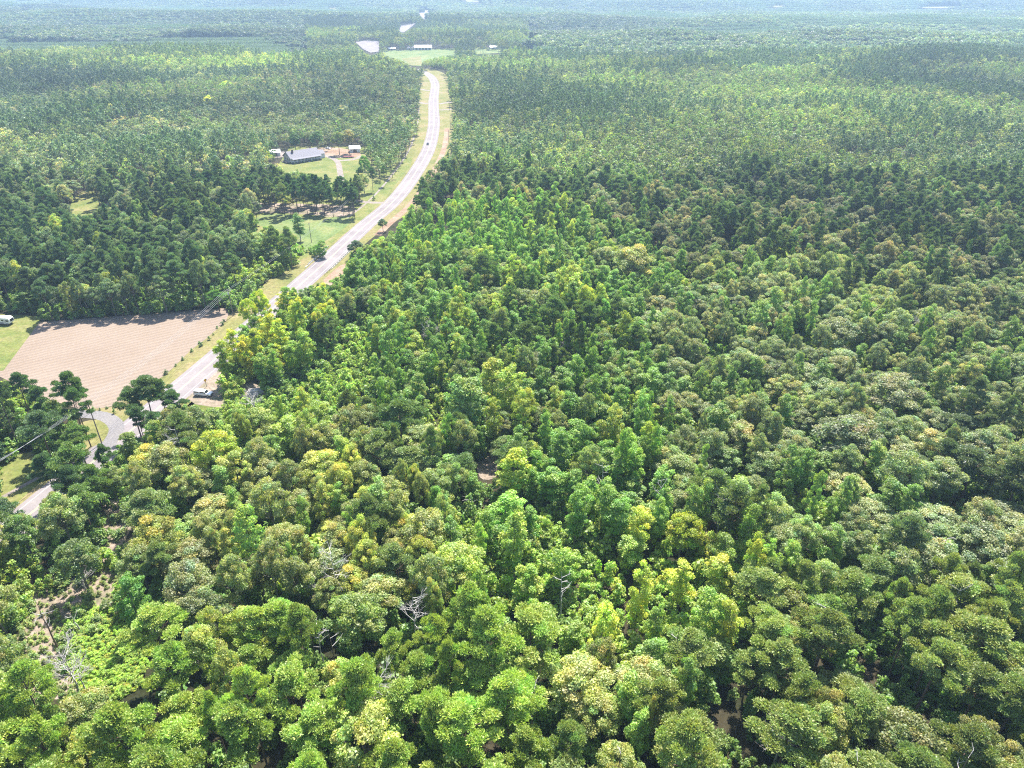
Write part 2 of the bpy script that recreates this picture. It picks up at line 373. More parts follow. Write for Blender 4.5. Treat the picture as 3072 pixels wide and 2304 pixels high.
# far open ground and the far pieces of the highway
sheet('pasture', A([(1115, 172), (1150, 150), (1250, 152), (1440, 143), (1505, 148), (1505, 160), (1370, 166), (1260, 200), (1235, 198), (1180, 175)]), .35, M['green'], True)
sheet('pasture', A([(1205, 178), (1262, 170), (1268, 196), (1236, 199)]), .5, M['verge'], True)
sheet('pasture', A([(1220, 104), (1300, 102), (1440, 108), (1500, 112), (1440, 114), (1300, 108)]), .5, M['verge'], True)
for nm, pl in (('far_highway', [(1064, 126), (1100, 122), (1138, 126), (1137, 157), (1112, 160), (1090, 150)]), ('far_highway', [(1196, 98), (1203, 78), (1250, 70), (1232, 84), (1212, 98)]),
               ('far_highway', [(1262, 48), (1254, 32), (1297, 28), (1290, 44), (1272, 58)])):
    sheet(nm, A(pl), .6, M['asphalt'], True)
for pl in ([(42, 24), (60, 20), (92, 24), (60, 33)], [(980, 26), (1000, 20), (1045, 30), (1010, 32)], [(2750, 18), (2880, 18), (2880, 25), (2760, 25)], [(2310, 16), (2350, 15), (2360, 22), (2312, 23)],
           [(1395, 0), (1440, -2), (1445, 6), (1400, 6)], [(130, 92), (150, 84), (290, 90), (300, 104), (150, 104)]):
    sheet('pasture', A(pl), .6, M['verge'], True)
# creek under the bridge
cx = [Vector((x, float(creek_y(x)))) for x in np.arange(-150, -30, 4.0)]
ribbon('creek_water', cx, -2.6, 2.6, -2.75, M['water'])

def haze_box():
    mb = MB().box(-11200, 11200, -600, 9700, -14, 119)
    m = bpy.data.materials.new('hazy_air'); m.use_nodes = True; nt = m.node_tree; nt.nodes.remove(nt.nodes['Principled BSDF'])
    v = nt.nodes.new('ShaderNodeVolumePrincipled'); v.inputs['Density'].default_value = 1.4e-4; v.inputs['Color'].default_value = (.52, .72, 1, 1); v.inputs['Anisotropy'].default_value = .25
    nt.links.new(v.outputs[0], nt.nodes['Material Output'].inputs['Volume'])
    o = link('haze', mb.mesh('haze'), None, m, 'stuff'); o['label'] = 'pale blue summer haze over the whole forest'; o['category'] = 'haze'
haze_box()

# ------------------------------------------------------------------ tree templates
def unit(v): return v / np.maximum(np.linalg.norm(v, axis=-1, keepdims=True), 1e-9)
class Soup:
    def __init__(s): s.q = []; s.c = []; s.tv = []; s.tf = []; s.n = 0
    def leaves(s, P, Nn, size, col, rng, aspect=1.0, fold=.25):
        """quads at P facing Nn"""
        n = len(P); a = unit(np.cross(Nn, rng.normal(size=(n, 3)))); b = np.cross(Nn, a)
        size = np.broadcast_to(np.asarray(size, float), (n,))[:, None]
        a = a * size * .5; b = b * size * .5 * aspect; k = Nn * size * fold * .5
        q = np.stack([P - a - k, P + b + k * .2, P + a - k, P - b + k * .2], 1)
        s.q.append(q); s.c.append(np.broadcast_to(col, (n, 3)) if np.ndim(col) == 1 else col)
    def tufts(s, P, D, L, col, rng, blades=3, w=.42):
        """needle tufts: narrow blades fanning about D"""
        n = len(P)
        for k in range(blades):
            d = unit(D + rng.normal(size=(n, 3)) * .8); a = unit(np.cross(d, rng.normal(size=(n, 3))))
            Lk = (L * rng.uniform(.75, 1.2, n))[:, None]; hw = a * Lk * w * .5
            q = np.stack([P, P + d * Lk * .55 + hw, P + d * Lk, P + d * Lk * .55 - hw], 1)
            s.q.append(q); s.c.append(col)
    def tube(s, a, b, r0, r1, n=5):
        m = MB().tube(a, b, r0, r1, n, False); o = sum(len(x) for x in s.tv)
        s.tv.append(np.array(m.v)); s.tf += [tuple(i + o for i in f) for f in m.f]
    def crown_mesh(s, name, mat):
        Q = np.concatenate(s.q).reshape(-1, 3); C = np.concatenate(s.c); nf = len(C)
        me = bpy.data.meshes.new(name); me.vertices.add(nf * 4); me.vertices.foreach_set('co', Q.ravel())
        me.loops.add(nf * 4); me.loops.foreach_set('vertex_index', np.arange(nf * 4)); me.polygons.add(nf); me.polygons.foreach_set('loop_start', np.arange(0, nf * 4, 4))
        me.update()
        at_ = me.attributes.new('leaf', 'FLOAT_COLOR', 'FACE'); at_.data.foreach_set('color', np.concatenate([C, np.ones((nf, 1))], 1).astype(np.float32).ravel())
        me.materials.append(mat); return me
    def trunk_mesh(s, name, mat):
        me = bpy.data.meshes.new(name)
        if s.tv: me.from_pydata(np.concatenate(s.tv).tolist(), [], s.tf)
        me.update(); me.materials.append(mat); return me

def hue(n, rng, v=.22, warm=.12):
    b = rng.uniform(1 - v, 1 + v, n); w = rng.normal(0, warm, n)
    return np.stack([b * (1 + w), b, b * (1 - w * .5)], 1)

def clump(s, c, r, n, size, rng, base, flat=.8, up=.35, kind='leaf', shell=.55):
    """a leafy lobe: leaves through an ellipsoid, denser at its skin"""
    d = unit(rng.normal(size=(n, 3))); d[:, 2] = np.where(d[:, 2] < -.35, -d[:, 2] * .5, d[:, 2])
    rad = r * (shell + (1 - shell) * rng.random(n) ** .5) * rng.uniform(.82, 1.12, n)
    P = c + d * rad[:, None] * np.array([1, 1, flat])
    col = hue(n, rng, .2, .08) * base
    if kind == 'leaf':
        Nn = unit(d * .7 + np.array([0, 0, up]) + rng.normal(size=(n, 3)) * .55)
        s.leaves(P, Nn, size * rng.uniform(.7, 1.3, n), col, rng)
    else:
        D = unit(d * .6 + np.array([0, 0, .75]))
        s.tufts(P, D, size * np.ones(n), col, rng, 2)

def t_pine(seed, lod=0):
    rng = np.random.default_rng(seed); s = Soup(); Ht = 20.0; base = rng.uniform(.50, .66); Rm = 4.1
    lean = rng.normal(0, .35, 2); top = np.array([lean[0], lean[1], Ht - .8])
    if lod == 0:
        k = 6; pr = np.array([0, 0, 0.]); 
        for i in range(k):
            t = (i + 1) / k; nx = np.array([lean[0] * t * t, lean[1] * t * t, (Ht - 1) * t]); s.tube(pr, nx, .27 * (1 - .8 * (i / k)), .27 * (1 - .8 * t), 6); pr = nx
    else: s.tube((0, 0, 0), top, .28, .1, 3)
    nb = rng.integers(24, 34) if lod == 0 else 17
    for i in range(nb):
        f = base + (1 - base) * ((i + .5) / nb) ** .85
        q = (f - base) / (1 - base)
        env = Rm * (math.sin(min(1, .18 + q * 1.0) * math.pi * .93) ** .75) * rng.uniform(.35, 1.28)
        if q > .86: env *= .55
        a = i * 2.4 + rng.uniform(-.6, .6)
        c = np.array([math.cos(a) * env + lean[0] * f * f, math.sin(a) * env + lean[1] * f * f, f * Ht + env * .12 - .5])
        st = np.array([lean[0] * f * f, lean[1] * f * f, f * Ht - 1.2 - env * .2])
        if lod == 0: s.tube(st, c + [0, 0, -.25], .07, .03, 3)
        r = rng.uniform(.85, 1.65) * (1.0 if q < .85 else .9)
        b = rng.uniform(.82, 1.15) * np.array([1 + rng.normal(0, .06), 1, 1 + rng.normal(0, .08)])
        if lod == 0:
            clump(s, c, r, int(150 * r * r), .50, rng, b, .5, kind='tuft', shell=.35)
        else: clump(s, c, r * 1.15, 20, .9, rng, b, .6, up=.6)
    return s
def t_oak(seed, lod=0, tall=1.0):
    rng = np.random.default_rng(seed); s = Soup(); Ht = 16.0; Rm = 4.6
    s.tube((0, 0, 0), (rng.normal(0, .3), rng.normal(0, .3), 7.5), .33, .2, 6 if lod == 0 else 3)
    nb = rng.integers(40, 52) if lod == 0 else 18
    for i in range(nb):
        z = 1 - (i + .5) / nb * 1.35              # 1 top .. -0.35 skirt
        a = i * 2.4 + rng.uniform(-.5, .5); h = math.sqrt(max(0, 1 - z * z))
        k = rng.uniform(.62, 1.08)
        c = np.array([math.cos(a) * h * Rm * k, math.sin(a) * h * Rm * k, 9.6 + z * 5.2 * tall * rng.uniform(.8, 1.1)])
        if lod == 0 and i % 2 == 0: s.tube((0, 0, 6 + 2 * rng.random()), c, .10, .03, 3)
        r = rng.uniform(.9, 1.6)
        b = rng.uniform(.75, 1.25) * np.array([1 + rng.normal(0, .10), 1, 1 + rng.normal(0, .1)])
        if lod == 0: clump(s, c, r, int(150 * r * r), .30, rng, b, .72, shell=.45)
        else: clump(s, c, r * 1.2, 20, .85, rng, b, .75)
    return s
def t_gum(seed, lod=0):
    rng = np.random.default_rng(seed); s = Soup(); Ht = 18.0; Rm = rng.uniform(2.1, 2.7); lo = rng.uniform(.2, .36); ns = rng.integers(1, 4); so = rng.normal(0, .9, (ns, 3)); so[0] = 0
    s.tube((0, 0, 0), (0, 0, Ht - 1), .22, .05, 6 if lod == 0 else 3)
    nb = rng.integers(42, 54) if lod == 0 else 16
    for i in range(nb):
        q = (i + .5) / nb; f = lo + (1 - lo) * q
        env = Rm * (1 - q ** 5) ** .6 * (.5 + .5 * min(1, q * 2.5)) * rng.uniform(.25, 1.2); o3 = so[i % ns] * min(1, q * 1.5)
        a = i * 2.4 + rng.uniform(-.6, .6)
        c = np.array([math.cos(a) * env + o3[0], math.sin(a) * env + o3[1], f * (Ht - abs(o3[2]) * 1.5) - .4])
        r = rng.uniform(.6, 1.25)
        b = rng.uniform(.8, 1.18) * np.array([1 + rng.normal(0, .1), 1, 1 + rng.normal(0, .1)])
        if lod == 0: clump(s, c, r, int(165 * r * r), .30, rng, b, 1.05, shell=.4)
        else: clump(s, c, r * 1.25, 18, .78, rng, b, 1.0)
    return s
def t_bush(seed, lod=0):
    rng = np.random.default_rng(seed); s = Soup()
    s.tube((0, 0, 0), (0, 0, 3), .06, .03, 4)
    for i in range(13 if lod == 0 else 5):
        a = rng.uniform(0, 6.28); k = rng.uniform(0, 1.35)
        c = np.array([math.cos(a) * k, math.sin(a) * k, rng.uniform(.7, 4.4) * (1.1 - k * .38)])
        r = rng.uniform(.45, .85)
        b = rng.uniform(.8, 1.2) * np.array([1 + rng.normal(0, .12), 1, 1])
        clump(s, c, r, int(95 * r * r) if lod == 0 else 12, .34 if lod == 0 else .8, rng, b, 1.0, shell=.3)
    return s

TPL = {}                                   # species -> list of (crown mesh, trunk mesh)
def make_tpl(sp, fn, seeds, lod, leafmat, barkmat):
    TPL[(sp, lod)] = [(s.crown_mesh('crown', leafmat), s.trunk_mesh('trunk', barkmat)) for s in (fn(k, lod) for k in seeds)]
for lod in (0, 1):
    ns = 8 if lod == 0 else 5
    make_tpl('pine', t_pine, range(11, 11 + ns), lod, M['needle'], M['bark_pine'])
    make_tpl('oak', t_oak, range(31, 31 + ns), lod, M['leaf'], M['bark_grey'])
    make_tpl('gum', t_gum, range(51, 51 + ns), lod, M['leaf'], M['bark_grey'])
make_tpl('bush', t_bush, range(71, 75), 0, M['leaf'], M['bark_grey'])
make_tpl('bush', t_bush, range(75, 77), 1, M['leaf'], M['bark_grey'])
NOM = {'pine': (20.0, 4.6), 'oak': (16.0, 5.6), 'gum': (18.0, 3.0), 'bush': (5.0, 1.8)}

def joined(c, t, name):
    """crown and trunk in one mesh for the mass of the forest"""
    bm = bmesh.new(); bm.from_mesh(c); n = len(bm.faces); bm.from_mesh(t)
    bm.faces.ensure_lookup_table()
    for f in bm.faces[n:]: f.material_index = 1
    me = bpy.data.meshes.new(name); bm.to_mesh(me); bm.free()
    me.materials.append(c.materials[0]); me.materials.append(t.materials[0]); return me

def patch_mesh(seed, kind, name, S=48.0):
    """a patch of far woodland: separate crowns of large leaf faces"""
    rng = np.random.default_rng(seed); s = Soup()
    sp = {'mixed': 6.6, 'fine': 5.0, 'rows': 3.4}[kind]
    k = int(S / sp)
    for i in range(k):
        for j in range(k):
            jit = .42 if kind != 'rows' else .12
            x = (i + .5 + rng.uniform(-jit, jit)) * sp - S / 2; y = (j + .5 + rng.uniform(-jit, jit)) * sp - S / 2
            if kind == 'mixed': r = rng.uniform(3.0, 5.6); h = rng.uniform(12, 19)
            elif kind == 'fine': r = rng.uniform(2.0, 3.2); h = rng.uniform(15, 19)
            else: r = rng.uniform(1.5, 1.9); h = rng.uniform(8.3, 9.3)
            n = int({'mixed': 60, 'fine': 26, 'rows': 10}[kind] * (r / 3.4 if kind == 'mixed' else 1))
            b = rng.uniform(.82, 1.2) * np.array([1 + rng.normal(0, .10), 1, 1 + rng.normal(0, .1)])
            if kind == 'rows': b = rng.uniform(.92, 1.08) * np.ones(3)
            if kind == 'mixed' and rng.random() < .06: b = np.array([1.9, 1.6, 1.2]) * rng.uniform(.8, 1.2)
            c = np.array([x, y, h - r * .75])
            clump(s, c, r, n, r * .44, rng, b, .85 if kind != 'rows' else 1.2, up=.5, shell=.6)
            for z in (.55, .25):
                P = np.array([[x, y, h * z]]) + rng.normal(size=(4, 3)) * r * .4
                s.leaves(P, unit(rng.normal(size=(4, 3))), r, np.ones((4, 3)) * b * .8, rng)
    return s.crown_mesh(name, M['leaf'])

# ------------------------------------------------------------------ where trees may not stand
CLEAR = [  # open ground seen in the photograph
    FIELD, [(-300, 945), (0, 940), (62, 940), (125, 950), (119, 966), (10, 1112), (-300, 1130)],
    [(205, 645), (215, 605), (250, 582), (295, 590), (300, 610), (285, 632), (240, 640)],
    [(850, 500), (835, 468), (812, 470), (815, 450), (860, 450), (900, 436), (950, 440), (985, 452), (1000, 440), (1090, 440), (1100, 475), (1110, 500), (1098, 510), (1010, 545), (955, 525), (900, 505)],
    [(1010, 500), (1050, 500), (1040, 530), (1040, 550), (1025, 550), (1010, 520)],
    [(860, 685), (900, 650), (990, 660), (1060, 640), (1080, 620), (1100, 575), (1120, 560), (1190, 530), (1232, 440), (1262, 395), (1262, 280), (1270, 235), (1276, 212), (1335, 208), (1342, 250), (1356, 320), (1352, 400), (1335, 465), (1290, 500),
     (1262, 540), (1240, 600), (1180, 690), (1050, 752), (1050, 785), (1005, 830), (955, 845), (870, 850), (700, 985), (645, 1050), (660, 1098), (600, 1160), (640, 1190), (660, 1195), (640, 1215), (580, 1215), (480, 1180), (505, 1150), (545, 1110),
     (650, 1000), (720, 925), (800, 850), (890, 800), (955, 765), (985, 720), (960, 720), (910, 735), (905, 700)],
    [(770, 645), (835, 640), (862, 665), (850, 682), (775, 668)],
    [(735, 1150), (790, 1150), (795, 1185), (735, 1190)],
    [(250, 1240), (340, 1240), (385, 1262), (345, 1330), (320, 1340), (290, 1330), (250, 1300)],
    [(0, 1400), (90, 1340), (120, 1385), (125, 1430), (40, 1490), (0, 1490)], [(65, 1460), (110, 1490), (115, 1540), (70, 1560), (60, 1500)],
    [(1064, 126), (1100, 122), (1138, 126), (1137, 157), (1112, 164), (1090, 154)], [(1196, 98), (1203, 78), (1250, 70), (1238, 82), (1212, 98)], [(1262, 48), (1254, 32), (1297, 28), (1290, 44), (1272, 60)],
    [(1230, 152), (1300, 147), (1365, 150), (1365, 165), (1330, 166), (1268, 180), (1262, 196), (1236, 199), (1205, 180), (1160, 165), (1130, 160), (1170, 152), (1225, 150)],
    [(1425, 150), (1505, 150), (1500, 162), (1430, 160)], [(1240, 136), (1298, 134), (1300, 150), (1240, 152)],
    [(1225, 104), (1300, 103), (1480, 110), (1480, 114), (1300, 109)],
    [(42, 24), (60, 20), (92, 24), (60, 33)], [(980, 28), (1000, 22), (1040, 30), (1010, 31)], [(2770, 19), (2870, 19), (2870, 24), (2770, 24)], [(2312, 17), (2350, 16), (2355, 22), (2314, 22)], [(1398, 0), (1440, -1), (1442, 5), (1400, 5)],
    [(570, 1150), (660, 1150), (668, 1190), (650, 1215), (560, 1215)],
    CLEAR_WEED, [(60, 1960), (80, 1830), (180, 1770), (250, 1740), (330, 1700), (350, 1720), (300, 1830), (230, 1900), (180, 1990), (180, 2060), (60, 2060)],
    [(322, 1520), (378, 1510), (385, 1560), (360, 1620), (325, 1610)],
    [(1428, 1400), (1452, 1372), (1488, 1368), (1500, 1400), (1478, 1435), (1442, 1435)],
]
OPEN_GROUND = [  # nothing tall grows here though bushes may (base point only)
    [(590, 1160), (690, 1090), (800, 1190), (900, 1150), (1020, 1080), (1020, 1010), (1140, 1000), (1140, 1120), (1000, 1240), (860, 1300), (700, 1320), (590, 1290)],
    [(30, 1720), (330, 1640), (400, 1740), (450, 1880), (470, 2060), (60, 2110)],
    [(755, 690), (900, 640), (1100, 620), (1000, 700), (900, 760)],
]
def covered(x, y, z, rad, hgt, margin=.75):
    """True where a tree would stand on or hang across open ground"""
    bad = np.zeros(len(x), bool)
    pts = [(0, 0.02), (0, 1.0), (0, .75), (-margin, .75), (margin, .75), (-margin, .5), (margin, .5), (0, .4)]
    for dx, f in pts:
        X, Y = proj(x + dx * rad, y, z + f * hgt)
        for pl in CLEAR: bad |= inside(pl, X, Y)
    return bad

def vnoise(x, y, s, seed):
    """smooth noise 0..1 in metres"""
    x = np.asarray(x) / s; y = np.asarray(y) / s
    def hsh(i, j):
        n = np.sin(i * 127.1 + j * 311.7 + seed * 74.7) * 43758.5453; return n - np.floor(n)
    i = np.floor(x); j = np.floor(y); fx = x - i; fy = y - j; fx = fx * fx * (3 - 2 * fx); fy = fy * fy * (3 - 2 * fy)
    return (hsh(i, j) * (1 - fx) + hsh(i + 1, j) * fx) * (1 - fy) + (hsh(i, j + 1) * (1 - fx) + hsh(i + 1, j + 1) * fx) * fy

# species mix by stand; outlines follow crown tops as surveyed
#            outline, weights (pine, oak, gum, bush), palette
STANDS = [
    ([(600, 1080), (630, 1020), (700, 930), (830, 830), (1010, 810), (1030, 900), (930, 960), (880, 1100), (700, 1160)], (.03, .10, .87, 0), 'yellow'),
    ([(600, 1180), (780, 1180), (980, 1090), (1020, 1000), (1140, 1000), (1140, 1120), (960, 1230), (760, 1320), (600, 1320)], (0, .06, .24, .7), 'bright'),
    ([(380, 1760), (900, 1850), (1620, 1850), (1700, 2400), (-200, 2400), (-200, 2060), (330, 2080)], (.84, .12, .04, 0), 'pinebright'),
    ([(2300, 1680), (3300, 1700), (3300, 2400), (1900, 2400), (1950, 1950), (2200, 1850)], (.66, .24, .10, 0), 'pineolive'),
    ([(1620, 1850), (2200, 1850), (2000, 2400), (1600, 2400)], (.2, .6, .2, 0), 'olive'),
    ([(1350, 1560), (1800, 1500), (2450, 1560), (2500, 1780), (2200, 1880), (1600, 1850), (1300, 1780)], (.05, .25, .45, .25), 'bright'),
    ([(450, 1550), (1300, 1450), (1350, 1780), (900, 1850), (380, 1800)], (.08, .67, .25, 0), 'olive'),
    ([(-200, 1500), (450, 1500), (400, 1900), (-200, 2060)], (.35, .45, .20, 0), 'mid'),
    ([(350, 1250), (1000, 1200), (1300, 1300), (1300, 1500), (400, 1560)], (.05, .60, .35, 0), 'olive'),
    ([(1950, 850), (2350, 780), (3300, 800), (3300, 1700), (2400, 1650), (2050, 1300)], (.03, .75, .22, 0), 'greygreen'),
    ([(1050, 640), (1700, 560), (2000, 700), (2150, 900), (2100, 1300), (2000, 1560), (1300, 1550), (1250, 1300), (1100, 1150), (1020, 900)], (.08, .24, .68, 0), 'vivid'),
    ([(1250, 520), (3300, 560), (3300, 800), (2000, 760), (1700, 600), (1200, 640)], (.30, .50, .20, 0), 'mixfar'),
    ([(1340, 150), (3300, 100), (3300, 560), (1250, 540)], (.38, .46, .16, 0), 'darkpine'),
    ([(-300, 560), (740, 640), (760, 720), (900, 800), (700, 960), (-300, 980)], (.34, .54, .12, 0), 'dark'),
    ([(-300, 380), (900, 380), (760, 620), (-300, 580)], (.30, .60, .10, 0), 'darkmix'),
    ([(-300, 200), (1280, 200), (1240, 440), (-300, 400)], (.45, .45, .10, 0), 'darkmix'),
    ([(-300, 1000), (240, 1050), (330, 1400), (100, 1500), (-300, 1560)], (.75, .2, .05, 0), 'dark'),
]
DEFAULT = ((.35, .45, .20, 0), 'mid')
C = lambda *a: np.array(a, float)
PAL = {   # (pine, oak, gum) base colours, then the odd one out and its share
    'yellow': ((C(0.077, 0.100, 0.027)), C(0.154, 0.175, 0.027), C(0.204, 0.212, 0.019), C(0.110, 0.160, 0.022), .35),
    'bright': (C(0.090, 0.122, 0.032), C(0.127, 0.150, 0.038), C(0.110, 0.155, 0.026), C(0.171, 0.185, 0.027), .22),
    'pinebright': (C(0.116, 0.150, 0.035), C(0.132, 0.150, 0.045), C(0.116, 0.150, 0.032), C(0.143, 0.155, 0.038), .1),
    'pineolive': (C(0.108, 0.132, 0.039), C(0.121, 0.130, 0.045), C(0.099, 0.135, 0.032), C(0.138, 0.140, 0.043), .1),
    'olive': (C(0.077, 0.100, 0.032), C(0.119, 0.130, 0.045), C(0.094, 0.135, 0.028), C(0.165, 0.165, 0.038), .12),
    'mid': (C(0.070, 0.092, 0.032), C(0.108, 0.124, 0.045), C(0.090, 0.128, 0.030), C(0.160, 0.160, 0.043), .10),
    'greygreen': (C(0.061, 0.080, 0.035), C(0.106, 0.124, 0.056), C(0.084, 0.125, 0.030), C(0.143, 0.140, 0.059), .14),
    'vivid': (C(0.062, 0.090, 0.028), C(0.101, 0.122, 0.041), C(0.084, 0.136, 0.024), C(0.154, 0.175, 0.027), .12),
    'mixfar': (C(0.055, 0.080, 0.032), C(0.099, 0.104, 0.052), C(0.075, 0.116, 0.030), C(0.145, 0.130, 0.065), .12),
    'darkpine': (C(0.057, 0.082, 0.032), C(0.086, 0.100, 0.045), C(0.086, 0.124, 0.032), C(0.143, 0.155, 0.043), .06),
    'dark': (C(0.046, 0.070, 0.030), C(0.064, 0.086, 0.037), C(0.075, 0.108, 0.029), C(0.132, 0.140, 0.032), .07),
    'darkmix': (C(0.051, 0.072, 0.032), C(0.075, 0.090, 0.045), C(0.075, 0.108, 0.032), C(0.130, 0.120, 0.065), .14),
}
SPEC = ['pine', 'oak', 'gum', 'bush']
def stand_of(X, Y):
    s = np.full(len(X), -1)
    for k in range(len(STANDS) - 1, -1, -1): s[inside(STANDS[k][0], X, Y)] = k
    return s

def layout(y0, y1, per, seed, far=False, corridor=None):
    """random candidates -> stands -> spacing -> list of trees"""
    rng = np.random.default_rng(seed)
    area = .76 * (y1 ** 2 - y0 ** 2) / 2 * 2 * .5 * 2 * .5 + 160 * (y1 - y0)
    wfun = lambda y: .78 * y + 75
    n = int(((.78 * (y1 ** 2 - y0 ** 2)) + 150 * (y1 - y0)) / per)
    y = np.sqrt(rng.uniform(y0 ** 2, y1 ** 2, n)); x = rng.uniform(-1, 1, n) * wfun(y)
    if corridor is not None:
        k = (x > corridor[0] * y) & (x < corridor[1] * y); x = x[k]; y = y[k]; n = len(x)
    z = relief(x, y)
    X, Y = proj(x, y, z + 15); st = stand_of(X, Y)
    u = rng.random(n); pn = np.where(y > 450, vnoise(x, y, 85, 3), vnoise(x, y, 26, 3))
    sp = np.zeros(n, int); pal = np.empty(n, object)
    fw = np.where(y > 450, .62, .45); u2 = np.clip(u * (1 - fw) + pn * fw, 0, .999)
    u2 = np.argsort(np.argsort(u2)) / n
    for k in range(-1, len(STANDS)):
        m = st == k
        w, p = DEFAULT if k < 0 else STANDS[k][1:]
        cw = np.cumsum(w) / sum(w); sp[m] = np.searchsorted(cw, u2[m]); pal[m] = p
    sp = np.clip(sp, 0, 3)
    g = rng.normal(size=n)
    big = vnoise(x, y, 60, 9)
    g = np.clip(g, -2.2, 2.0); hh = np.choose(sp, [17.2 + 2.8 * g, 14.2 + 2.9 * g, 14.2 + 3.2 * g, 4.2 + 1.1 * g]) * (.9 + .2 * big) * np.where(y > 420, .72 + .5 * vnoise(x, y, 70, 17), 1)
    rr = np.choose(sp, [3.3 + .7 * rng.normal(size=n), 4.7 + 1.1 * rng.normal(size=n), 2.7 + .6 * rng.normal(size=n), 1.7 + .35 * rng.normal(size=n)])
    rr = np.clip(rr, 1.2, 7.5)
    rr = np.where((y < 160) & (sp == 0), rr * 1.28, rr)
    if far: rr *= np.choose(sp, [.98, .98, 1.08, 1.2])
    ok = ~covered(x, y, z, rr, hh)
    ok &= (vnoise(x, y, 11, 31) < .80) | (y > 420) | (sp == 3)
    Xb, Yb = proj(x, y, z)
    for pl in OPEN_GROUND: ok &= ~(inside(pl, Xb, Yb) & (sp != 3))
    # keep the carriageway free even where trees hide it
    for i in range(0, len(HWY) - 1):
        a = np.array(HWY[i]); b = np.array(HWY[i + 1]); ab = b - a; t = np.clip(((x - a[0]) * ab[0] + (y - a[1]) * ab[1]) / (ab @ ab), 0, 1)
        ok &= np.hypot(x - a[0] - t * ab[0], y - a[1] - t * ab[1]) > np.where(y < 165, 6.2, 8.2)
    keep = []; cell = {}; S = 8.0
    tight = {0: .58, 1: .55, 2: .66, 3: .62}
    for i in range(n):
        if not ok[i]: continue
        ci, cj = int(math.floor(x[i] / S)), int(math.floor(y[i] / S)); r = rr[i]; good = True
        for a in (-1, 0, 1):
            for b in (-1, 0, 1):
                for j in cell.get((ci + a, cj + b), ()):
                    d2 = (x[i] - x[j]) ** 2 + (y[i] - y[j]) ** 2
                    if d2 < ((r * tight[sp[i]] + rr[j] * tight[sp[j]])) ** 2: good = False; break
                if not good: break
            if not good: break
        if good: keep.append(i); cell.setdefault((ci, cj), []).append(i)
    keep = np.array(keep)
    tn = rng.random(n); tb = rng.normal(1, .11, n); cl = vnoise(x, y, 34, 21); lg = vnoise(x, y, 170, 8)
    tint = np.zeros((n, 3))
    for i in keep:
        P = PAL[pal[i]]; c = P[min(sp[i], 2)].copy()
        if sp[i] == 3: c = P[2] * np.array([1.05, 1.05, 1])
        odd = P[4] * (2.2 if cl[i] > .68 else .6)
        if sp[i] != 0 and tn[i] < odd: c = P[3].copy()
        elif sp[i] == 0: c = c * (1 + .15 * (cl[i] - .5))
        c = c * (.82 + .36 * big[i]) * ((.86 + .28 * lg[i]) if y[i] < 450 else (.58 + .75 * lg[i])) * (1 if y[i] < 1180 else .75) * tb[i] * np.array([1 + .10 * (tn[i] - .5), 1, 1 + .25 * (cl[i] - .5)])
        tint[i] = c
    return [dict(x=x[i], y=y[i], z=z[i], sp=SPEC[sp[i]], h=max(2.2, hh[i]), r=rr[i], tint=np.clip(tint[i], .01, .3)) for i in keep]

LOD0_Y, LOD1_Y = 430, 1180
near = layout(22, LOD0_Y, 6.5, 101)
mid = layout(LOD0_Y, LOD1_Y, 11.0, 202, True)
mid += layout(LOD1_Y, 2100, 16.0, 303, True, (-.26, .02))

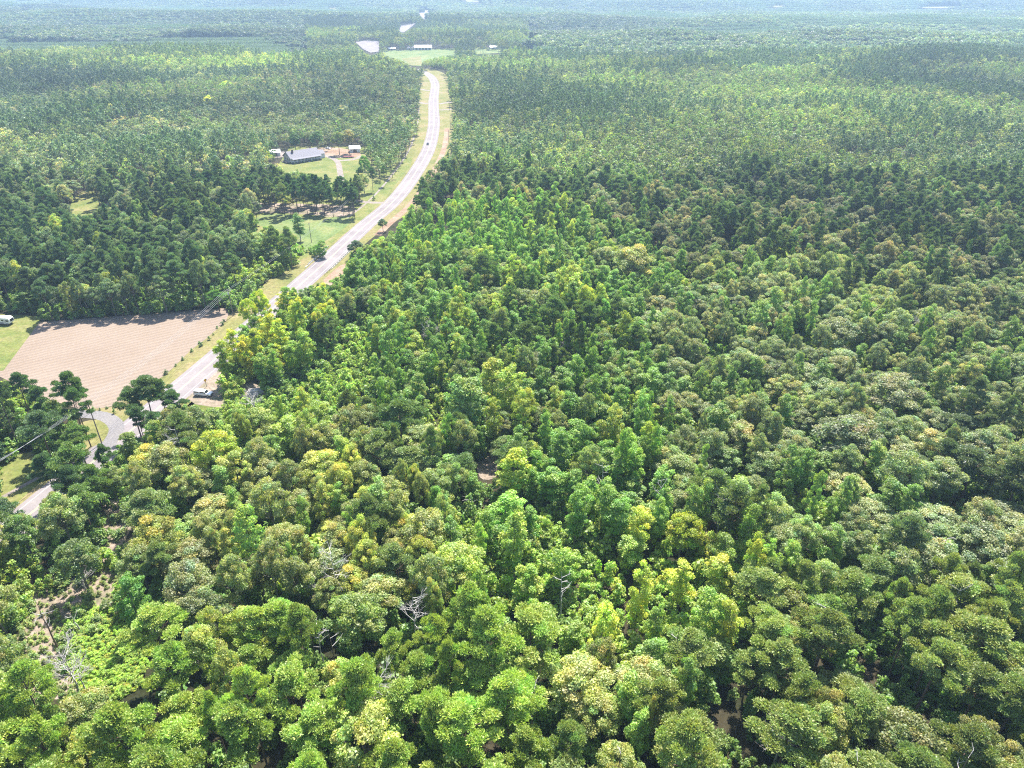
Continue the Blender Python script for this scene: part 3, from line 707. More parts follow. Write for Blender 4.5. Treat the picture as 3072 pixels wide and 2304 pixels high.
# trees placed one by one: species, photo position of the top, height, radius, colour
def hero(sp, px, py, h, r, tint, hidden=False):
    p = at(px, py, h); return dict(x=p.x, y=p.y, z=H(p.x, p.y), sp=sp, h=h, r=r, tint=np.array(tint, float), hero=True)
PD = (.045, .075, .03); PB = (.07, .105, .03); OL = (.10, .12, .045); YE = (.18, .21, .02); TA = (.15, .13, .06); VG = (.07, .13, .025)
heroes = [
    hero('pine', 1150, 497, 12.5, 2.3, PD), hero('oak', 1090, 462, 18, 4.0, VG), hero('pine', 1112, 500, 15, 2.8, PD), hero('pine', 1078, 500, 14, 2.6, PD),
    hero('bush', 1119, 580, 4, 1.3, PB), hero('oak', 1146, 655, 7, 2.6, PD),
    hero('oak', 675, 240, 17, 8.5, (.21, .25, .03)), hero('oak', 622, 285, 15, 5.5, (.24, .24, .04)), hero('oak', 790, 446, 13, 4.6, (.20, .21, .03)),
    hero('oak', 1010, 392, 17, 5.0, OL), hero('oak', 1040, 385, 18, 5.6, TA), hero('oak', 880, 395, 17, 5, PD), hero('oak', 945, 390, 16, 5, PD),
    hero('pine', 420, 1128, 18, 4.4, (.055, .082, .032)), hero('pine', 378, 1165, 16, 3.8, (.055, .082, .032)), hero('pine', 470, 1140, 16, 3.6, (.05, .078, .03)), hero('pine', 515, 1175, 14, 3.2, PD), hero('pine', 460, 1235, 13, 3.4, PD), hero('pine', 400, 1215, 14, 3.2, PD),
    hero('pine', 185, 1120, 21, 3.8, (.05, .08, .028)), hero('pine', 210, 1165, 19, 3.4, (.05, .08, .028)), hero('pine', 40, 1120, 18, 3.4, PD), hero('pine', 110, 1160, 17, 3.4, PD),
    hero('pine', 215, 1275, 15, 3.6, PB), hero('pine', 195, 1335, 17, 4.2, PB), hero('pine', 120, 1360, 15, 3.2, PD), hero('oak', 175, 1390, 13, 3.6, OL), hero('pine', 262, 1400, 15, 3.6, PB), hero('pine', 225, 1455, 15, 3.8, PB), hero('oak', 150, 1480, 13, 3.2, OL), hero('oak', 40, 1545, 13, 4.2, PB), hero('oak', -10, 1500, 13, 4.0, PD), hero('pine', 190, 1400, 15, 3.4, PD), hero('pine', 300, 1335, 13, 2.4, PD), hero('oak', 320, 1400, 12, 3.6, OL),
    hero('gum', 1530, 1100, 21, 4.2, (.15, .18, .03)), hero('gum', 1475, 1080, 21, 4.2, (.14, .16, .035)), hero('gum', 1375, 1140, 21, 4.2, (.10, .15, .04)), hero('gum', 1410, 1140, 20, 4.4, (.10, .14, .045)),
    hero('oak', 1910, 735, 21, 9.5, (.15, .155, .05)), hero('oak', 1740, 1990, 15, 6.4, (.185, .195, .07)), hero('oak', 1790, 2080, 13, 4.5, (.165, .175, .06)),
    hero('oak', 545, 1690, 17, 5.8, (.105, .118, .055)), hero('oak', 590, 1770, 15, 5.2, (.105, .118, .055)), hero('gum', 370, 1735, 15, 2.6, VG), hero('oak', 205, 1620, 15, 4.8, (.075, .10, .035)),
    hero('oak', 1060, 1790, 16, 6, (.11, .14, .04)), hero('oak', 2060, 1535, 15, 5.0, (.15, .17, .02)), hero('oak', 2530, 950, 17, 8.0, (.105, .115, .055)), hero('oak', 2700, 1120, 17, 8.5, (.11, .115, .06)), hero('oak', 2560, 1250, 17, 8.5, (.095, .105, .055)),
    hero('oak', 770, 865, 16, 4.2, YE), hero('oak', 735, 890, 15, 3.8, YE), hero('gum', 690, 985, 17, 3.4, (.19, .21, .02)), hero('gum', 655, 1020, 16, 3.2, (.15, .18, .02)), hero('gum', 830, 960, 17, 3.4, YE), hero('gum', 800, 945, 17, 3.6, (.20, .205, .02)), hero('gum', 880, 900, 17, 3.4, YE),
    hero('oak', 960, 905, 15, 3.6, (.185, .195, .02)), hero('gum', 905, 985, 17, 3.0, (.13, .17, .025)), hero('gum', 760, 985, 17, 3.2, (.17, .19, .02)),
    hero('bush', 720, 1150, 5, 1.3, (.13, .18, .02)), hero('oak', 1065, 715, 10, 4.0, (.045, .065, .035)), hero('pine', 1320, 520, 14, 3.0, PD), hero('pine', 645, 870, 9, 3.0, VG),
    hero('gum', 890, 640, 14, 3.4, (.07, .12, .03)), hero('gum', 958, 705, 11, 2.6, (.075, .13, .025)), hero('oak', 945, 712, 9, 2.8, (.09, .15, .03)),
]
# strip of tall pines with open trunks beside the green lawn
rp = random.Random(5)
for i in range(62):
    t = rp.random(); px = 600 + 470 * t; py = 622 + 26 * t + rp.uniform(-34, 8)
    p = at(px, py); heroes.append(dict(x=p.x, y=p.y, z=0, sp='pine', h=rp.uniform(15, 18), r=rp.uniform(2.4, 3.2), tint=np.array(PD) * rp.uniform(.8, 1.15), hero=True))
# shrubs on the field edge beside the highway
for px, py in ((688, 940), (690, 925), (700, 905), (672, 965), (668, 975), (652, 985), (640, 1005), (628, 1020), (598, 1030), (604, 1038), (575, 1055), (548, 1080), (528, 1098), (500, 1122), (716, 900), (735, 895), (742, 880), (765, 862), (780, 852), (795, 845), (812, 830), (760, 875), (830, 820), (845, 815),
               (365, 1218), (345, 1222), (320, 1226), (300, 1230), (280, 1232), (400, 1205)):
    p = at(px, py); k = rp.uniform(.9, 2.2) if py > 930 else rp.uniform(2.5, 5)
    heroes.append(dict(x=p.x, y=p.y, z=0, sp='bush', h=k, r=k * .55, tint=np.array((.06, .09, .03)) * rp.uniform(.8, 1.4), hero=True))
hx = np.array([h['x'] for h in heroes]); hy = np.array([h['y'] for h in heroes]); hr = np.array([h['r'] for h in heroes])
def not_on_hero(t): return not np.any((hx - t['x']) ** 2 + (hy - t['y']) ** 2 < (hr * .8 + t['r'] * .6) ** 2)
near = [t for t in near if not_on_hero(t)]; mid = [t for t in mid if not_on_hero(t)]

# understorey bushes and saplings between the near trees
def understory(y0, y1, n, seed):
    rng = np.random.default_rng(seed); y = np.sqrt(rng.uniform(y0 ** 2, y1 ** 2, n)); x = rng.uniform(-1, 1, n) * (.78 * y + 40)
    h = rng.uniform(1.6, 5.5, n) + 4.5 * rng.random(n) ** 4; r = h * rng.uniform(.3, .45, n)
    X, Y = proj(x, y, h * .5); b = np.zeros(n, bool)
    for pl in OPEN_GROUND + [STANDS[5][0]]: b |= inside(pl, X, Y)
    z = relief(x, y)
    ok = ~covered(x, y, z, r, h, .5)
    for i in range(0, len(HWY) - 1):
        a = np.array(HWY[i]); c = np.array(HWY[i + 1]); ab = c - a; t = np.clip(((x - a[0]) * ab[0] + (y - a[1]) * ab[1]) / (ab @ ab), 0, 1)
        ok &= np.hypot(x - a[0] - t * ab[0], y - a[1] - t * ab[1]) > np.where(y < 165, 6.2, 8.2)
    k = vnoise(x, y, 22, 5)
    out = []
    for i in np.nonzero(ok)[0]:
        c = np.array((.08, .12, .028)) if not b[i] else np.array((.115, .155, .028))
        if k[i] > .66: c = np.array((.125, .155, .03))
        out.append(dict(x=x[i], y=y[i], z=z[i], sp='bush', h=h[i], r=r[i], tint=c * rng.uniform(.8, 1.25)))
    return out
under = understory(30, 330, 26000, 404)
# tall weeds and grass tussocks in the clearings
wr = np.random.default_rng(77)
def weeds(poly, n, h0, h1, tint):
    xs = [p[0] for p in poly]; ys = [p[1] for p in poly]; X = wr.uniform(min(xs), max(xs), n); Y = wr.uniform(min(ys), max(ys), n); k = inside(poly, X, Y)
    for a, b in zip(X[k], Y[k]):
        if 555 < a < 672 and 1140 < b < 1235: continue
        p = at(a, b); h = wr.uniform(h0, h1); under.append(dict(x=p.x, y=p.y, z=0, sp='bush', h=h, r=h * .6, tint=np.array(tint) * wr.uniform(.7, 1.3)))
weeds(CLEAR_WEED, 1200, .4, 1.7, (.135, .185, .025)); weeds(CLEAR_WEED, 700, .3, 1.0, (.20, .20, .03)); weeds(CLEAR_SOIL, 1100, .25, 1.5, (.12, .14, .04)); weeds(CLEAR_SOIL, 60, 2, 3.5, (.09, .12, .035))
weeds([(560, 1200), (620, 1180), (760, 1200), (900, 1150), (1050, 1040), (1130, 1030), (1140, 1120), (1000, 1240), (860, 1320), (660, 1330), (590, 1290)], 2500, .5, 2.4, (.12, .16, .03))
weeds([(1340, 1560), (1500, 1530), (1760, 1560), (1800, 1700), (1650, 1800), (1400, 1760)], 1500, .5, 2.6, (.115, .155, .03)); weeds([(2060, 1650), (2250, 1580), (2480, 1680), (2520, 1860), (2300, 1900), (2080, 1840)], 1500, .5, 2.6, (.115, .155, .03))

# ------------------------------------------------------------------ which trees are things, which are the mass
def screen(t):
    X, Y = proj(t['x'], t['y'], t['z'] + t['h'] * .8); X = float(X); Y = float(Y); d = math.sqrt(t['x'] ** 2 + t['y'] ** 2 + (CAM_H - t['h']) ** 2)
    return X, Y, t['r'] * FPX / d
CAT = {'pine': ('pine_tree', 'pine tree'), 'oak': ('oak_tree', 'oak tree'), 'gum': ('sweetgum_tree', 'sweetgum tree'), 'bush': ('shrub', 'shrub')}
LIMIT = {'pine': 290, 'oak': 290, 'gum': 290, 'bush': 60}
LANDM = [('in the yellow grove', (600, 1000, 830, 1160)), ('beside the highway', (500, 800, 1080, 1200)), ('by the left clearing', (0, 460, 1650, 2100)), ('by the side road', (180, 520, 1120, 1420)),
         ('near the farmhouse', (760, 1180, 380, 560)), ('by the green lawn', (580, 1100, 560, 760))]
ONES = 'zero one two three four five six seven eight nine ten eleven twelve thirteen fourteen fifteen sixteen seventeen eighteen nineteen'.split()
TENS = '- - twenty thirty forty fifty sixty seventy eighty ninety'.split()
def spell(v, half):
    n = int(v); s = ONES[n] if n < 20 else TENS[n // 10] + ('-' + ONES[n % 10] if n % 10 else '')
    return s + ('-and-a-half' if half and v - n >= .5 else '')
def colour_word(c):
    r, g, b = c; v = g
    if r > g * .98 and v > .10: return 'yellow' if v > .19 else 'tan'
    if r > g * .9: return 'golden-green' if v > .17 else ('olive' if v > .10 else 'drab')
    if b > g * .42: return 'grey-green' if v > .085 else 'blue-green'
    if v > .15: return 'vivid-green'
    return 'mid-green' if v > .095 else 'dark-green'
def shape_word(t):
    k = t['r'] / {'pine': 2.9, 'oak': 4.4, 'gum': 2.35, 'bush': 1.7}[t['sp']]
    a = 'broad' if k > 1.18 else ('narrow' if k < .84 else 'rounded')
    if t['sp'] == 'gum': a = 'thick columnar' if k > 1.15 else 'slender columnar'
    return a
allt = heroes + near
for t in allt:
    t['X'], t['Y'], t['px'] = screen(t); t['thing'] = False
for sp in LIMIT:
    c = [t for t in allt if t['sp'] == sp and -5 < t['X'] < 3077 and -5 < t['Y'] < 2309]
    hs = [t for t in c if t.get('hero')]; ot = sorted([t for t in c if not t.get('hero')], key=lambda t: -t['px'])
    if sp == 'bush': ot = [t for t in ot if t['h'] > 3.6]
    for t in (hs + ot)[:LIMIT[sp]]: t['thing'] = True
used = set()
def tree_label(t):
    w = {'pine': 'pine', 'oak': 'oak', 'gum': 'sweetgum', 'bush': 'shrub'}[t['sp']]
    w = f"{shape_word(t)} {colour_word(t['tint'])} {w}"
    for ph, (a, b, c, d) in LANDM:
        if a < t['X'] < b and c < t['Y'] < d: w += ' ' + ph; break
    X = min(99.9, max(.1, t['X'] / 30.72)); Y = min(99.9, max(.1, t['Y'] / 23.04))
    for k in range(40):
        s = w + f", {spell(X, k > 0)} percent across, {spell(Y, k > 0)} percent down the photo"
        if s not in used: break
        X += .25 * (k > 0) * (1 if X < 98 else -1)
    used.add(s); return s
GROUP = {'pine': 'pines in the near forest', 'oak': 'oaks in the near forest', 'gum': 'sweetgums in the near forest', 'bush': 'shrubs at the forest and field edges'}
rr_ = random.Random(3)
for t in allt:
    if not t['thing']: continue
    c, k = TPL[(t['sp'], 0)][rr_.randrange(len(TPL[(t['sp'], 0)]))]
    hn, rn = NOM[t['sp']]
    root = thing(CAT[t['sp']][0], tree_label(t), CAT[t['sp']][1], (t['x'], t['y'], t['z'] - .05), rr_.uniform(0, 6.28), GROUP[t['sp']])
    k_ = rr_.uniform(.86, 1.16); root.scale = (t['r'] / rn * k_, t['r'] / rn / k_, t['h'] / hn)
    cr = link('crown', c, root); cr['tint'] = [float(v) for v in t['tint']]
    link('trunk', k, root)

def scatter(name, trees, meshes, label, cat, sizes):
    """one object of kind stuff: geometry nodes place the shared tree meshes"""
    colx = bpy.data.collections.new(name + '_sources')
    for i, me in enumerate(meshes):
        o = bpy.data.objects.new('source_%03d' % i, me); colx.objects.link(o)
    me = bpy.data.meshes.new(name); n = len(trees)
    me.vertices.add(n); me.vertices.foreach_set('co', np.array([[t['x'], t['y'], t['z'] - .05] for t in trees], np.float32).ravel())
    for nm, ty, vals, key in (('scl', 'FLOAT_VECTOR', [t['s'] for t in trees], 'vector'), ('tint', 'FLOAT_COLOR', [list(t['tint']) + [1] for t in trees], 'color'), ('yaw', 'FLOAT', [t['yaw'] for t in trees], 'value'), ('pick', 'INT', [t['pick'] for t in trees], 'value')):
        a = me.attributes.new(nm, ty, 'POINT'); a.data.foreach_set(key, np.array(vals, np.int32 if ty == 'INT' else np.float32).ravel())
    o = link(name, me, None, None, 'stuff'); o['label'] = label; o['category'] = cat
    g = bpy.data.node_groups.new(name, 'GeometryNodeTree')
    g.interface.new_socket('Geometry', in_out='INPUT', socket_type='NodeSocketGeometry'); g.interface.new_socket('Geometry', in_out='OUTPUT', socket_type='NodeSocketGeometry')
    N = g.nodes; L = g.links; gi = N.new('NodeGroupInput'); go = N.new('NodeGroupOutput')
    ci = N.new('GeometryNodeCollectionInfo'); ci.inputs['Collection'].default_value = colx; ci.inputs['Separate Children'].default_value = True; ci.inputs['Reset Children'].default_value = True
    ip = N.new('GeometryNodeInstanceOnPoints'); ip.inputs['Pick Instance'].default_value = True
    def attr(nm, ty):
        a = N.new('GeometryNodeInputNamedAttribute'); a.data_type = ty; a.inputs['Name'].default_value = nm; return a.outputs['Attribute']
    cx_ = N.new('ShaderNodeCombineXYZ'); L.new(attr('yaw', 'FLOAT'), cx_.inputs[2])
    e2r = N.new('FunctionNodeEulerToRotation'); L.new(cx_.outputs[0], e2r.inputs[0])
    L.new(gi.outputs[0], ip.inputs['Points']); L.new(ci.outputs[0], ip.inputs['Instance']); L.new(attr('pick', 'INT'), ip.inputs['Instance Index'])
    L.new(e2r.outputs[0], ip.inputs['Rotation']); L.new(attr('scl', 'FLOAT_VECTOR'), ip.inputs['Scale'])
    L.new(ip.outputs[0], go.inputs[0])
    md = o.modifiers.new('scatter', 'NODES'); md.node_group = g
    return o

idx = {}; meshes = []
for key in TPL:
    idx[key] = (len(meshes), len(TPL[key]))
    for c, k in TPL[key]: meshes.append(joined(c, k, 'tree'))
def prep(trees, lod):
    for t in trees:
        a, n = idx[(t['sp'], lod)]; t['pick'] = a + rr_.randrange(n); t['yaw'] = rr_.uniform(0, 6.28); hn, rn = NOM[t['sp']]
        k_ = rr_.uniform(.86, 1.16); t['s'] = [t['r'] / rn * k_, t['r'] / rn / k_, t['h'] / hn]
    return trees
rest = prep([t for t in allt if not t['thing']], 0)
midt = prep(mid, 1)
for t in midt: 
    if t['sp'] == 'gum': t['s'][0] *= 1.1; t['s'][1] *= 1.1
scatter('forest', rest + midt, meshes, 'green mixed forest of pines, oaks and sweetgums filling the middle distance', 'forest', None)
scatter('undergrowth', prep(under, 0), meshes, 'bright bushes and saplings growing beneath and between the forest trees', 'undergrowth', None)

# far woodland patches
def far_patches():
    rng = np.random.default_rng(9); S = 44.0; out = []
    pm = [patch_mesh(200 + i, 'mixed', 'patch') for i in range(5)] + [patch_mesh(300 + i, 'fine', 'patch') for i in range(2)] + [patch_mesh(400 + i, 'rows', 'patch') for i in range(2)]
    ys = np.arange(LOD1_Y + S / 2, 9200, S)
    X = []; Y = []
    for y in ys:
        w = .78 * y + 60; xs = np.arange(-w, w, S) + rng.uniform(0, S); X.append(xs); Y.append(np.full(len(xs), y))
    # the plantation starts nearer
    x = np.concatenate(X); y = np.concatenate(Y)
    k = ~((y < 2100) & (x > -.26 * y - 10) & (x < .02 * y + 10)); x = x[k]; y = y[k]
    z = relief(x, y)
    px, py = proj(x, y, z + 8)
    plant = inside([(-300, 120), (380, 118), (640, 105), (860, 120), (900, 175), (620, 165), (330, 190), (-300, 215)], px, py) | inside([(-300, 20), (700, 40), (700, 60), (-300, 60)], px, py) & (vnoise(x, y, 400, 4) > .6)
    bad = np.zeros(len(x), bool)
    for dx, dy, f in ((0, 0, 0), (0, 0, 14), (-18, 0, 8), (18, 0, 8), (0, -18, 14), (0, 18, 0)):
        a, b = proj(x + dx, y + dy, z + f)
        for pl in CLEAR: bad |= inside(pl, a, b)
    v = vnoise(x, y, 260, 12); v2 = vnoise(x, y, 900, 2); v3 = vnoise(x, y, 150, 33)
    for i in np.nonzero(~bad)[0]:
        if plant[i]: pk = 7 + rng.integers(2); c = np.array((.048, .068, .038)) * rng.uniform(.95, 1.05)
        elif v[i] > .66 : pk = 5 + rng.integers(2); c = np.array((.040, .062, .032)) * rng.uniform(.9, 1.1)
        else: pk = rng.integers(5); c = np.array((.055, .073, .038)) * (.45 + .45 * v2[i] + .6 * v[i]) * rng.uniform(.85, 1.15)
        out.append(dict(x=x[i], y=y[i], z=z[i], tint=c, pick=int(pk), yaw=float(rng.integers(4)) * math.pi / 2, s=[1.04, 1.04, 1.0 if plant[i] else float(.55 + .75 * v3[i])]))
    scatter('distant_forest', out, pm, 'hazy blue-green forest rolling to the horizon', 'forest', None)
far_patches()
#@@OBJECTS
# ------------------------------------------------------------------ utility poles and wires
def utility_pole(p, h, yaw, label, transformer=False):
    t = thing('utility_pole', label, 'utility pole', (p.x, p.y, 0), yaw, 'wooden poles of the power line')
    part('shaft', MB().tube((0, 0, -.3), (0, 0, h), .17, .11, 10), M['pole'], t)
    arm = part('crossarm', MB().box(-1.3, 1.3, -.18, -.06, h - .55, h - .41), M['pole'], t)
    for x in (-1.2, -.45, .45, 1.2): part('insulator', MB().tube((x, -.12, h - .41), (x, -.12, h - .2), .06, .04, 8), M['insul'], t)
    if transformer: part('transformer', MB().tube((0, .38, h - 2.1), (0, .38, h - 1.15), .24, .24, 12), M['insul'], t)
    return [Vector((p.x, p.y, 0)) + Matrix.Rotation(yaw, 3, 'Z') @ Vector((x, -.12, h - .18)) for x in (-1.2, -.45, .45, 1.2)]
def wire(a, b, sag, label):
    m = MB(); n = 18; P = [a.lerp(b, i / n) - Vector((0, 0, sag * 4 * (i / n) * (1 - i / n))) for i in range(n + 1)]
    for i in range(n): m.tube(P[i], P[i + 1], .024, .024, 5, False)
    link('power_wire', m.mesh('power_wire'), None, M['wire'], None, label, 'wire', 'wires of the power line')
p2 = at(261, 1203, 14); p1 = at(683, 868, 11); p3 = at(1052, 593, 11)
q = at(0, 1372, 13.4); p0 = p2 + (q - p2) * 1.5; p0.z = 0
yw = lambda a, b: math.atan2((b - a).y, (b - a).x) + math.pi / 2
e0 = utility_pole(p0, 14, yw(p2, p0), 'tall wooden pole beyond the lower left edge, end of the near wire span')
e2 = utility_pole(p2, 14, yw(p0, p2), 'tallest wooden utility pole, standing at the near corner of the bare field')
e1 = utility_pole(p1, 11, yw(p2, p1), 'wooden utility pole with a transformer at the far right corner of the field', True)
e3 = utility_pole(p3, 11, yw(p1, p3), 'wooden utility pole by the pine strip and green lawn')
nm = ['nearest the field', 'second from the field', 'third from the field', 'nearest the highway']
for i in range(4):
    wire(e0[i], e2[i], 1.2, 'pale power wire left of the tall pole, strand ' + nm[i])
    wire(e2[i], e1[i], 1.6, 'pale power wire above the bare field edge, strand ' + nm[i])
    if i in (1, 2): wire(e1[i], e3[i], 1.5, 'thin power wire above the roadside shrubs, strand ' + nm[i])
for k, (px, py, lb) in enumerate(((1350, 352, 'small distant utility pole on the right verge beside the upper highway'), (1347, 300, 'farthest utility pole on the right verge before the highway bends'), (1345, 392, 'utility pole on the right verge nearest the treeline corner'), (926, 668, 'thin utility pole rising beside the green lawn'))):
    utility_pole(at(px, py, 10), 10, 1.4, lb)

# ------------------------------------------------------------------ road sign, bridge, logs
sp_ = at(620, 1160)
t = thing('road_sign', 'small yellow diamond road sign on a post beside the white pickup', 'road sign', (sp_.x, sp_.y, 0), R(62))
part('post', MB().box(-.05, .05, -.05, .05, 0, 2.5), M['deck'], t)
m_ = MB(); s2 = .62
m_.add([(0, -.08, 1.75 - 0), (s2, -.08, 2.37), (0, -.08, 2.99), (-s2, -.08, 2.37), (0, -.055, 1.75), (s2, -.055, 2.37), (0, -.055, 2.99), (-s2, -.055, 2.37)], [(0, 1, 2, 3), (7, 6, 5, 4), (0, 4, 5, 1), (1, 5, 6, 2), (2, 6, 7, 3), (3, 7, 4, 0)])
part('sign_panel', m_, M['sign'], t)

def hwy_at(y):
    for i in range(len(hc) - 1):
        if hc[i].y <= y <= hc[i + 1].y: k = (y - hc[i].y) / (hc[i + 1].y - hc[i].y); return hc[i].lerp(hc[i + 1], k)
    return hc[-1]
def hoff(y, o):
    a = hwy_at(y - 2); b = hwy_at(y + 2); d = (b - a).normalized(); c = hwy_at(y); return c + Vector((d.y, -d.x)) * o
br = thing('road_bridge', 'low concrete road bridge carrying the highway over the shaded creek', 'bridge', (hwy_at(316).x, 316, 0))
def rel(v, z): return (v.x - br.location.x, v.y - 316, z)
ys_ = [303, 308, 313, 318, 323, 329]
m_ = MB()
for i in range(len(ys_) - 1):
    a, b, c, d = hoff(ys_[i], -6.3), hoff(ys_[i], 6.3), hoff(ys_[i + 1], 6.3), hoff(ys_[i + 1], -6.3)
    m_.add([rel(v, z) for z in (-.75, -.02) for v in (a, b, c, d)], [(3, 2, 1, 0), (4, 5, 6, 7), (0, 1, 5, 4), (1, 2, 6, 5), (2, 3, 7, 6), (3, 0, 4, 7)])
part('deck', m_, M['concrete'], br)
for o in (-6.15, 6.15):
    m_ = MB()
    for i in range(len(ys_) - 1):
        a, b, c, d = hoff(ys_[i], o - .16), hoff(ys_[i], o + .16), hoff(ys_[i + 1], o + .16), hoff(ys_[i + 1], o - .16)
        m_.add([rel(v, z) for z in (-.019, .34) for v in (a, b, c, d)], [(3, 2, 1, 0), (4, 5, 6, 7), (0, 1, 5, 4), (1, 2, 6, 5), (2, 3, 7, 6), (3, 0, 4, 7)])
    part('kerb', m_, M['concrete'], br)
for y in (309, 322):
    a, b = hoff(y, -6), hoff(y, 6); part('pier', MB().tube(rel(a, -1.1), rel(b, -1.1), .35, .35, 8).tube(rel(a.lerp(b, .2), -3.4), rel(a.lerp(b, .2), -.9), .25, .25, 8).tube(rel(a.lerp(b, .8), -3.4), rel(a.lerp(b, .8), -.9), .25, .25, 8), M['concrete'], br)
for o, lb in ((6.15, 'long steel guardrail on the forest side of the creek bridge'), (-6.15, 'steel guardrail on the lawn side of the creek bridge')):
    y0, y1 = (296, 331) if o > 0 else (306, 331)
    c0 = hoff(y0, o); gr = thing('guardrail', lb, 'guardrail', (c0.x, c0.y, 0), 0, 'guardrails of the creek bridge'); m_ = MB()
    yy = list(np.arange(y0, y1 + .1, 2.5)); P = [hoff(y, o) - c0 for y in yy]
    for i in range(len(P) - 1):
        a, b = P[i], P[i + 1]; d = (b - a).normalized(); n_ = Vector((d.y, -d.x)) * .05
        m_.add([(v.x, v.y, z) for z in (.62, .95) for v in (a - n_, b - n_, b + n_, a + n_)], [(3, 2, 1, 0), (4, 5, 6, 7), (0, 1, 5, 4), (1, 2, 6, 5), (2, 3, 7, 6), (3, 0, 4, 7)])
    part('rail', m_, M['steel'], gr)
    pm_ = MB().box(-.08, .08, -.09, .09, .0, .9).mesh('post')
    for v in P: link('post', pm_, gr, M['deck'] if v is P[0] else None, loc=(v.x, v.y, 0))

lp = at(738, 1187); rl = random.Random(4); k = 0
rows = [(0, .26, 6), (1, .70, 4), (2, 1.12, 3)]
names = ['front', 'second', 'third', 'fourth', 'fifth', 'rearmost']
lay = ['ground layer', 'middle layer', 'top layer']
for li, z, n in rows:
    for j in range(n):
        Lg = rl.uniform(4.3, 5.6); r = rl.uniform(.20, .30); yaw = R(14) + rl.uniform(-.09, .09)
        o = thing('log', f'bleached bare log, {names[j]} in the {lay[li]} of the roadside log pile', 'log', (lp.x + rl.uniform(-.2, .5) + 2.6, lp.y + .2 + j * .72 + li * .35 + rl.uniform(-.05, .05), z), yaw, 'logs in the pile at the forest edge')
        part('bark', MB().tube((-Lg / 2, 0, 0), (Lg / 2, 0, 0), r, r * .85, 12, False), M['log'], o)
        part('cut_end', MB().tube((-Lg / 2 + .01, 0, 0), (-Lg / 2 + .04, 0, 0), r * .97, r * .97, 12), M['logend'], o)
        part('cut_end', MB().tube((Lg / 2 - .04, 0, 0), (Lg / 2 - .01, 0, 0), r * .83, r * .83, 12), M['logend'], o)

# ------------------------------------------------------------------ vehicles
def wheel(parent, x, y, r=.38, w=.24):
    s = 1 if y > 0 else -1
    tt = part('wheel', MB().tube((x, y - w / 2, r), (x, y + w / 2, r), r, r, 16), M['black'], parent)
    part('rim', MB().tube((x, y + s * (w / 2 + .002), r), (x, y + s * (w / 2 + .02), r), r * .58, r * .5, 12), M['chrome'], tt)
def pickup(p, yaw, label):
    t = thing('pickup_truck', label, 'pickup truck', (p.x, p.y, .03), yaw)
    part('body', MB().prism([(-2.8, .48), (2.72, .42), (2.8, .62), (2.78, .92), (2.55, 1.04), (1.35, 1.14), (-2.8, 1.14)], -.96, .96), M['white'], t, .05)
    part('cab', MB().prism([(-.82, 1.10), (1.42, 1.10), (.72, 1.78), (.5, 1.83), (-.7, 1.83), (-.82, 1.76)], -.84, .84), M['white'], t, .05)
    part('camper_shell', MB().prism([(-2.78, 1.12), (-.86, 1.12), (-.86, 1.84), (-1.0, 1.90), (-2.55, 1.90), (-2.72, 1.8)], -.90, .90), M['white'], t, .05)
    for s in (-1, 1):
        part('side_window', MB().prism([(-.62, 1.26), (1.05, 1.26), (.62, 1.68), (-.62, 1.70)], s * .842, s * .862), M['glass'], t)
        part('shell_window', MB().prism([(-2.6, 1.36), (-1.1, 1.36), (-1.1, 1.70), (-2.6, 1.70)], s * .902, s * .918), M['glass'], t)
        part('mirror', MB().box(.9, 1.12, s * .88 - .14 * (s < 0), s * .88 + .14 * (s > 0), 1.15, 1.36), M['dark'], t)
        part('headlight', MB().box(2.70, 2.83, s * .74 - .16, s * .74 + .16, .70, .90), M['lamp'], t)
        part('tail_light', MB().box(-2.86, -2.79, s * .86 - .08, s * .86 + .08, .72, 1.05), M['tail'], t)
        part('door_handle', MB().box(-.5, -.32, s * .965 - .01, s * .965 + .01, .98, 1.02), M['dark'], t)
    a = MB(); a.add([(1.36, -.74, 1.16), (1.36, .74, 1.16), (.80, .68, 1.76), (.80, -.68, 1.76), (1.39, -.74, 1.18), (1.39, .74, 1.18), (.83, .68, 1.78), (.83, -.68, 1.78)], [(3, 2, 1, 0), (4, 5, 6, 7), (0, 1, 5, 4), (1, 2, 6, 5), (2, 3, 7, 6), (3, 0, 4, 7)])
    part('windshield', a, M['glass'], t)
    part('rear_window', MB().box(-2.80, -2.76, -.66, .66, 1.3, 1.68), M['glass'], t)
    part('grille', MB().box(2.78, 2.84, -.52, .52, .62, .92), M['dark'], t)
    part('bumper', MB().box(2.72, 2.92, -.93, .93, .40, .60), M['chrome'], t); part('bumper', MB().box(-2.98, -2.78, -.9, .9, .42, .62), M['chrome'], t)
    for x in (-1.72, 1.80):
        for y in (-.86, .86): wheel(t, x, y)
    return t
pickup(at(612, 1186), R(-8), 'white pickup truck with camper shell parked on the gravel shoulder')
